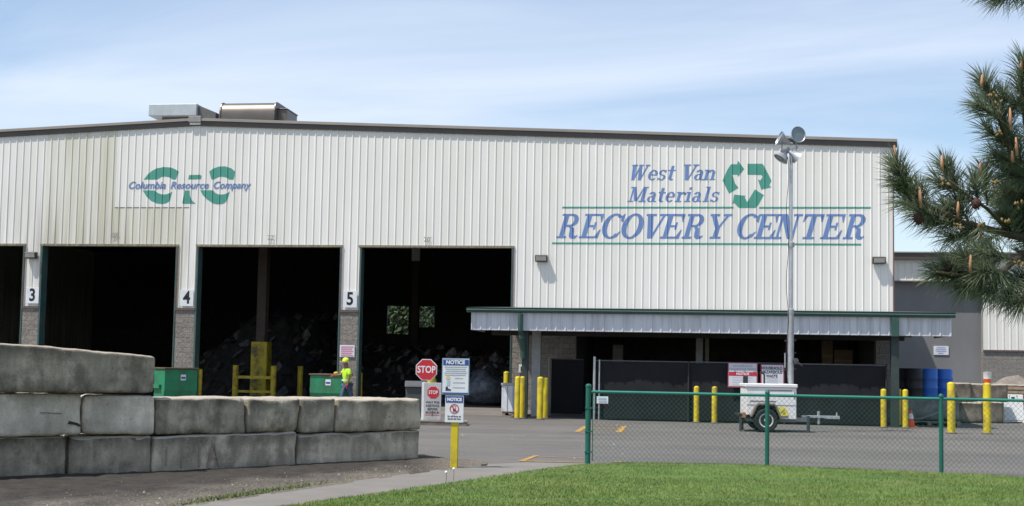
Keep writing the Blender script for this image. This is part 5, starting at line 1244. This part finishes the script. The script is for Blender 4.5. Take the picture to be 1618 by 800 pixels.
for (x0, z0, x1, z1) in ((.20, .16, .20, .44), (.46, .12, .46, .47), (.46, .46, .58, .44), (.58, .44, .61, .37), (.61, .37, .57, .30), (.57, .30, .46, .28), (.76, .12, .76, .47), (.90, .11, 1.0, .47), (1.0, .47, 1.12, .11), (.945, .25, 1.06, .25)):
    t = Vector((x1 - x0, 0, z1 - z0)).normalized(); n_ = Vector((-t.z, 0, t.x)) * .013
    sp.append([(x0 - n_.x, z0 - n_.z), (x1 - n_.x, z1 - n_.z), (x1 + n_.x, z1 + n_.z), (x0 + n_.x, z0 + n_.z)])
mbx = MB()
for k, pl_ in enumerate(sp): mbx.prism(pl_, 'y', -.0135 - .0005 * k, -.0025)
mbx.build('spray_mark', red_m, lw)
# blocks seen at the right, behind the barrels
def rblk(px, py, y, Ln, h, seed, z0, label, m=bm_mid):
    p = W(px, 640, y); o = rough_block(Ln, .7, h, seed, m, res=.08).build('concrete_block', m, None, smooth=True); o.location = (p.x, y, z0)
    tag(o, label, 'concrete block', 'concrete blocks behind the right yard')
bm_tan = block_mat('tan_concrete', (.24, .205, .165), (.09, .075, .06), .8)
rblk(1500, 0, -2.9, 1.12, .72, 31, 0, 'tan block in the lower course right of the blue drums', bm_tan)
rblk(1527, 0, -2.6, 1.25, .74, 32, 0, 'mossy lower block between the two stout bollards', bm_tan)
rblk(1502, 0, -2.7, .72, .66, 33, .725, 'rough upper block just right of the blue drums', bm_tan)
rblk(1520, 0, -2.5, 1.55, .62, 34, .745, 'rough upper block with a ragged top between the stout bollards', bm_tan)
rblk(1585, 0, -.9, 2.6, .72, 35, 0, 'lower tan block behind the leaning pallet', bm_tan)
rblk(1568, 0, -.8, 3.0, .62, 36, .725, 'upper tan block behind the leaning pallet', bm_tan)
# rubble mound behind
rm = MB(); rc0 = W(1575, 600, 2.0)
for j in range(19):
    for i in range(41):
        x = -2.2 + i * .2; y = -.2 + j * .2; e = max(0, 1 - (abs(x - 1) / 3.2) ** 2) * max(0, 1 - ((y - 1.5) / 2.2) ** 2)
        rm.v.append((rc0.x + x, 1.0 + y, max(.006, 1.5 * e * (1 + .25 * mnoise.noise(Vector((x * 1.5, y * 1.5, 3)))) + .08 * mnoise.noise(Vector((x * 5, y * 5, 7))) * e)))
for j in range(18):
    for i in range(40): q = j * 41 + i; rm.f.append((q, q + 1, q + 42, q + 41))
tag(rm.build('gravel_mound', mat('mound_gravel', (.20, .175, .15), 1, var=.3, scale=6, bump=.8, bump_scale=20), smooth=True), 'mound of tan gravel behind the stacked blocks at the right', 'gravel mound', kind='stuff')
p = W(1560, 605, -2.1); bk = thing('bucket', 'small white and orange bucket standing on the tan blocks', 'bucket', (p.x, -2.1, 1.36))
MB().lathe([(.10, 0), (.13, .17)], (0, 0, 0), 16).build('base', org, bk, smooth='auto'); MB().lathe([(.131, .171), (.15, .40), (.155, .41), (.001, .42)], (0, 0, 0), 16).build('tub', white, bk, smooth='auto')
# leaning pallet
g = G(1588, 664); lp = thing('pallet', 'brown wooden pallet leaning upright against the blocks behind the A-frame board', 'pallet', (g.x, -1.15, 0))
lp.rotation_euler = (R(-9), 0, 0)
b_ = MB()
for k in range(9): b_.box(-.62, -.01, .02 + k * .145, .72, .012, .11 + k * .145)
b_.build('slats', wood, lp)
b_ = MB()
for x in (-.6, 0, .6): b_.box(x, .0135, .02, x + .09, .11, 1.27)
b_.build('bearers', mat('pallet_grey', (.17, .145, .12), .95, var=.3), lp)
# A-frame board
g = G(1601, 668); af = thing('aframe_board', 'white folding A-frame board with small black lettering at the top', 'sign', (g.x, g.y, 0), R(3))
hw = (W(1616, 650, g.y).x - W(1584.5, 650, g.y).x) / 2; ah = W(1600, 623, g.y).z
for s_i, (lean, y0) in enumerate(((R(-9), -.15), (R(9), .22))):
    leg = MB().box(-hw, -.02, .03, hw, .02, ah).box(-hw, -.021, 0, -hw + .06, .021, .032).box(hw - .06, -.021, 0, hw, .021, .032).build('board', white, af, loc=(0, y0, 0), rx=lean, bevel=.006)
    if s_i == 0:
        text('T', .17, sign_black, leg, (-.13, -.022, ah - .11), bold=.002, sx=.6); text('T', .17, sign_black, leg, (.13, -.022, ah - .11), bold=.002, sx=.6)
        MB().box(-.07, -.023, ah - .15, .05, -.0205, ah - .09).build('print', sign_black, leg)
        MB().box(-hw + .04, -.0235, .07, hw - .04, -.0205, .085).build('red_rule', mat('dull_red', (.25, .04, .05), .6), leg)
MB().box(hw + .003, -.1, .05, hw + .02, .2, ah - .05).build('red_edge', mat('dull_red', (.25, .04, .05), .6), af)

# ================================================================== dandelions by the path
for px, py, lab in ((704, 762, 'white dandelion clock at the lawn edge, left of a pair'), (716, 756, 'white dandelion clock at the lawn edge, right of a pair')):
    p = G(px, py + 6); o = thing('dandelion', lab, 'dandelion', (p.x, p.y, .02), group='dandelions by the path')
    MB().tube([(0, 0, 0), (.01, 0, .08), (.005, 0, .15)], .004, 5).build('stem', mat('stem_green', (.10, .16, .05), .7), o)
    MB().lathe([(.001, -.022), (.016, -.014), (.022, 0), (.016, .014), (.001, .022)], (.005, 0, .165), 8).build('seed_head', white, o)

# ================================================================== trees behind the hall
leaf_a = mat('leaf_green', (.055, .085, .035), .7, var=.4, scale=1.2)
def broadleaf(x, y, h, rr, n, seed, label):
    rg = random.Random(seed); o = thing('broadleaf_tree', label, 'tree', (x, y, 0), group='trees behind the warehouse')
    bark = mat('grey_bark', (.14, .115, .09), .95, var=.3)
    tk = MB().tube([(0, 0, 0), (.1, .05, h * .25), (-.05, .1, h * .5), (.1, 0, h * .8)], [.28, .2, .14, .05], 10)
    for k in range(7):
        a = rg.uniform(0, 6.28); z = h * rg.uniform(.22, .6); tk.tube([(0, 0, z), (rr * .5 * math.cos(a), rr * .5 * math.sin(a), z + h * .12), (rr * .8 * math.cos(a), rr * .8 * math.sin(a), z + h * .25)], [.1, .06, .02], 6)
    tk.build('trunk', bark, o, smooth=True)
    cr = MB(); cl_s = [(rg.gauss(0, rr * .45), rg.gauss(0, rr * .45), h * rg.uniform(.22, 1.0), rr * rg.uniform(.25, .5)) for _ in range(30)]
    for _ in range(n):
        c = rg.choice(cl_s); q = Vector((rg.gauss(0, 1), rg.gauss(0, 1), rg.gauss(0, .8))) * c[3] * .55 + Vector(c[:3]); s = rg.uniform(.14, .34)
        nn = Vector((rg.uniform(-1, 1), rg.uniform(-1, 1), rg.uniform(-.2, 1))).normalized(); tt = nn.orthogonal().normalized(); bb = nn.cross(tt)
        cr.add([q - tt * s, q + bb * s * .5, q + tt * s, q - bb * s * .5], [(0, 1, 2, 3)])
    cr.build('crown', leaf_a, o, fix=False); return o
for k, (px, y, h, lab) in enumerate(((622, 62, 12, 'leafy tree seen through the left opening at the back of the hall'), (672, 66, 13, 'leafy tree seen through the right opening at the back of the hall'), (645, 76, 15, 'taller tree standing farther behind the two hall openings'))):
    p = W(px, 500, y); broadleaf(p.x, y, h, 5.0, 16000, 40 + k, lab)

# ================================================================== pine at the right edge
PD = 7.4
pine = thing('pine_tree', 'long needled pine with brown candles reaching in from the right edge', 'tree', tuple(G(1840, 900)[:2]) + (0,))
tb = AT(1840, 560, 8.6); pine.location = (tb.x, tb.y, 0)
PO = Vector(pine.location)
bark = mat('pine_bark', (.085, .06, .045), .95, var=.4, scale=12, bump=.8, bump_scale=20)
MB().tube([(0, 0, -.05), (.03, .02, 1.2), (-.03, 0, 2.6), (.02, .03, 4.2), (0, 0, 6.0)], [.19, .16, .13, .09, .03], 14).build('trunk', bark, pine, smooth=True)
needles = MB(); needles_b = MB(); twigs = MB(); pollen = MB()
rg = random.Random(21); candle_m = mat('candle_tan', (.42, .22, .13), .8, var=.25, scale=20)
def needle(mb, p, d, ln, w):
    s = d.cross(Vector((rg.uniform(-1, 1), rg.uniform(-1, 1), rg.uniform(-1, 1)))).normalized() * w
    mid = p + d * ln * .55 + Vector((0, 0, -.004)); e = p + d * ln + Vector((0, 0, -.018 * ln / .15))
    mb.add([p - s, p + s, mid + s * .9, e, mid - s * .9], [(0, 1, 2, 4), (4, 2, 3)])
def shoot(a, b, n, ln=.165, spread=1.0, back=0.0):
    """needles all along a twig from a to b (pine-local), splayed forward"""
    ax = (b - a); L_ = ax.length; ax.normalize(); x = ax.orthogonal().normalized(); y = ax.cross(x)
    for _ in range(n):
        t = rg.random() ** .8; an_ = rg.uniform(0, 6.283); op = (R(rg.uniform(28, 75)) * (1.12 - .5 * t)) * spread
        d = ax * math.cos(op) + (x * math.cos(an_) + y * math.sin(an_)) * math.sin(op)
        d = (d + Vector((0, 0, .10))).normalized()
        needle(needles if rg.random() < .72 else needles_b, a + ax * L_ * t, d, ln * rg.uniform(.72, 1.12), .0021)
def PX(px, py, dep): return AT(px, py, dep) - PO
def candle(p, ln=.13, r=.011, tilt=None):
    d = (tilt or Vector((rg.uniform(-.08, .08), rg.uniform(-.08, .08), 1))).normalized(); MB().tube([p, p + d * ln * .5, p + d * ln], [r * .8, r, r * .45], 7).build('candle', candle_m, pine, smooth=True)
def cone_(p, s=.04):
    cones = MB(); ax = Vector((rg.uniform(-.4, .4), rg.uniform(-.4, .4), -.6)).normalized()
    cones.lathe([(.2 * s, -1.1 * s), (.75 * s, -.7 * s), (1.0 * s, -.1 * s), (.8 * s, .6 * s), (.35 * s, 1.1 * s), (.001, 1.25 * s)], p, 10, axis=ax)
    for k in range(26):
        h = rg.uniform(-.8, 1); a = rg.uniform(0, 6.28); rr = s * (1.05 - .35 * abs(h)); q = ax.to_track_quat('Z', 'Y').to_matrix() @ Vector((math.cos(a) * rr, math.sin(a) * rr, h * s))
        u = q.normalized() * s * .3; cones.add([p + q + Vector((0, 0, s * .2)), p + q + u, p + q - Vector((0, 0, s * .2)), p + q + u * .2 + ax.cross(u)], [(0, 1, 2), (0, 1, 3), (1, 2, 3)])
    cones.build('cone', mat('cone_brown', (.055, .02, .018), .8, var=.4, scale=30), pine)
def pollen_(p):
    pollen = MB()
    for _ in range(5):
        q = p + Vector((rg.uniform(-.025, .025), rg.uniform(-.025, .025), rg.uniform(-.02, .02))); pollen.lathe([(.001, -.012), (.007, -.006), (.007, .006), (.001, .014)], q, 6, axis=(rg.uniform(-1, 1), rg.uniform(-1, 1), 1))
    pollen.build('pollen_cluster', mat('pollen_ochre', (.19, .13, .045), .8, var=.3, scale=20), pine, smooth=True)
def limb(pts, r0, r1):
    v = [PX(*p) for p in pts]; n = len(v); twigs.tube(v, [r0 + (r1 - r0) * i / (n - 1) for i in range(n)], 8); return v
# limbs: pixel, pixel, metres from the camera
A = limb([(1830, 420, 8.4), (1700, 395, 8.0), (1600, 372, 7.6), (1520, 352, 7.3), (1465, 325, 7.2), (1425, 285, 7.1)], .035, .008)
B = limb([(1830, 330, 8.6), (1730, 300, 8.1), (1650, 290, 7.7), (1600, 250, 7.5), (1580, 190, 7.4), (1560, 150, 7.3)], .035, .008)
C_ = limb([(1830, 440, 8.5), (1720, 430, 8.0), (1618, 400, 7.5), (1580, 432, 7.3), (1520, 436, 7.1), (1480, 430, 7.0)], .03, .007)
D_ = limb([(1600, 372, 7.6), (1560, 330, 7.4), (1530, 310, 7.35), (1500, 285, 7.3)], .012, .006)
E_ = limb([(1830, 45, 8.8), (1720, 6, 8.2), (1640, -9, 7.8), (1590, -11, 7.5), (1545, -19, 7.4)], .03, .008)
F2 = limb([(1650, 290, 7.7), (1620, 200, 7.5), (1612, 140, 7.4)], .015, .007)
# every shoot: start px, end px, depth, number of needles
S = [  # limb A
 ((1432, 300), (1416, 262), 7.1, 330), ((1440, 318), (1424, 292), 7.12, 190), ((1462, 330), (1448, 300), 7.2, 280), ((1470, 335), (1430, 318), 7.22, 230), ((1490, 345), (1452, 335), 7.25, 260),
 ((1515, 356), (1475, 352), 7.2, 260), ((1530, 350), (1512, 322), 7.35, 240), ((1560, 360), (1530, 366), 7.3, 220), ((1580, 370), (1550, 385), 7.4, 160), ((1545, 372), (1500, 375), 7.25, 180),
 ((1600, 372), (1585, 340), 7.6, 260), ((1640, 380), (1610, 350), 7.7, 240), ((1660, 390), (1625, 382), 7.8, 240), ((1520, 345), (1495, 330), 7.3, 150), ((1545, 355), (1560, 400), 7.2, 90),
 # limb D
 ((1515, 300), (1493, 262), 7.3, 340), ((1525, 308), (1480, 285), 7.32, 200), ((1545, 318), (1540, 288), 7.4, 200), ((1560, 325), (1556, 270), 7.45, 260), ((1540, 320), (1520, 312), 7.3, 120),
 # limb B
 ((1572, 175), (1555, 130), 7.3, 330), ((1580, 190), (1545, 165), 7.35, 240), ((1585, 200), (1585, 150), 7.4, 200), ((1595, 235), (1560, 205), 7.45, 240), ((1600, 250), (1590, 195), 7.5, 240), ((1610, 262), (1570, 245), 7.5, 260),
 ((1625, 275), (1600, 225), 7.6, 300), ((1640, 285), (1590, 275), 7.6, 300), ((1650, 290), (1610, 300), 7.65, 320), ((1650, 300), (1600, 320), 7.65, 320), ((1660, 310), (1630, 260), 7.7, 300), ((1640, 310), (1585, 300), 7.6, 260),
 ((1665, 330), (1620, 335), 7.75, 300), ((1670, 350), (1630, 345), 7.8, 260), ((1690, 310), (1640, 230), 7.9, 260),
 ((1640, 295), (1598, 262), 7.72, 320), ((1655, 330), (1596, 345), 7.7, 320), ((1630, 330), (1575, 318), 7.68, 260), ((1660, 360), (1606, 362), 7.7, 260), ((1660, 250), (1622, 215), 7.8, 240),
 # limb F
 ((1625, 200), (1612, 130), 7.4, 280), ((1622, 170), (1600, 165), 7.42, 140), ((1615, 130), (1618, 95), 7.4, 180), ((1635, 190), (1640, 120), 7.5, 200),
 # limb C
 ((1600, 410), (1545, 400), 7.2, 260), ((1560, 440), (1520, 405), 7.15, 330), ((1530, 440), (1492, 420), 7.05, 300), ((1515, 440), (1480, 432), 7.0, 240), ((1560, 438), (1525, 452), 7.1, 300), ((1590, 432), (1560, 462), 7.2, 300),
 ((1610, 440), (1590, 470), 7.3, 300), ((1640, 450), (1612, 478), 7.4, 300), ((1580, 430), (1550, 430), 7.1, 260), ((1640, 440), (1600, 440), 7.35, 280), ((1680, 470), (1640, 480), 7.6, 240), ((1650, 420), (1618, 405), 7.5, 200),
 # top limb
 ((1600, -12), (1550, -20), 7.45, 200), ((1625, -10), (1580, -6), 7.6, 220), ((1640, -9), (1610, -19), 7.7, 180), ((1600, -10), (1576, -4), 7.5, 100), ((1660, -6), (1630, -4), 7.9, 160)]
rs2 = random.Random(77)
for _ in range(58):      # inner shoots that fill the body of the tree nearer the trunk
    px = rs2.uniform(1580, 1740); py = rs2.uniform(120, 490)
    lim = 1575 + 50 * abs(math.sin(py * .02)) + (0 if 230 < py < 380 else 30)
    if px < lim: continue
    S.append(((px + rs2.uniform(15, 45), py + rs2.uniform(10, 45)), (px, py), rs2.uniform(7.5, 8.4), 300))
for (a, b, dep, n) in S:
    j = rg.uniform(-.12, .12); p0, p1 = PX(a[0], a[1], dep + j + .06), PX(b[0], b[1], dep + j)
    twigs.tube([p0, p1], [.006, .0035], 5); shoot(p0, p1, int(n * 1.0))
for (px, py, dep, ln) in ((1415, 245, 7.1, .085), (1455, 318, 7.2, .11), (1489, 260, 7.3, .085), (1549, 268, 7.45, .08), (1513, 332, 7.3, .08), (1533, 420, 7.1, .09), (1551, 128, 7.3, .07), (1597, 195, 7.4, .12), (1607, 236, 7.4, .10), (1600, 246, 7.4, .06), (1613, 100, 7.4, .05), (1640, 120, 7.5, .1)):
    candle(PX(px, py + 11, dep - .08), ln * 1.1, .0095)
for (px, py) in ((1422, 294), (1451, 346), (1543, 322), (1497, 421)): cone_(PX(px, py, 7.1), .028)
for (px, py) in ((1438, 285), (1493, 288), (1575, 292), (1570, 152), (1548, 358), (1512, 358), (1588, 352), (1548, 432), (1576, 166), (1610, 418), (1608, 325), (1582, 212)): pollen_(PX(px, py, 7.15))
nm_ = mat('pine_needle', (.13, .165, .085), .42, var=.3, scale=6, two=(.225, .265, .155)); nmb = mat('pine_needle_blue', (.17, .205, .15), .45, var=.3, scale=6)
for m_ in (nm_, nmb):      # needles let some light through
    t = m_.node_tree; pb = t.nodes['Principled BSDF']; o_ = [n for n in t.nodes if n.type == 'OUTPUT_MATERIAL'][0]
    tl = t.nodes.new('ShaderNodeBsdfTranslucent'); ms_ = t.nodes.new('ShaderNodeMixShader'); ms_.inputs[0].default_value = .38
    t.links.new(pb.inputs['Base Color'].links[0].from_socket, tl.inputs['Color']); t.links.new(pb.outputs[0], ms_.inputs[1]); t.links.new(tl.outputs[0], ms_.inputs[2]); t.links.new(ms_.outputs[0], o_.inputs['Surface'])
needles.build('needles', nm_, pine, fix=False); needles_b.build('needles', nmb, pine, fix=False)
twigs.build('branches', mat('twig_brown', (.07, .055, .035), .9, var=.3, scale=20), pine, smooth=True)
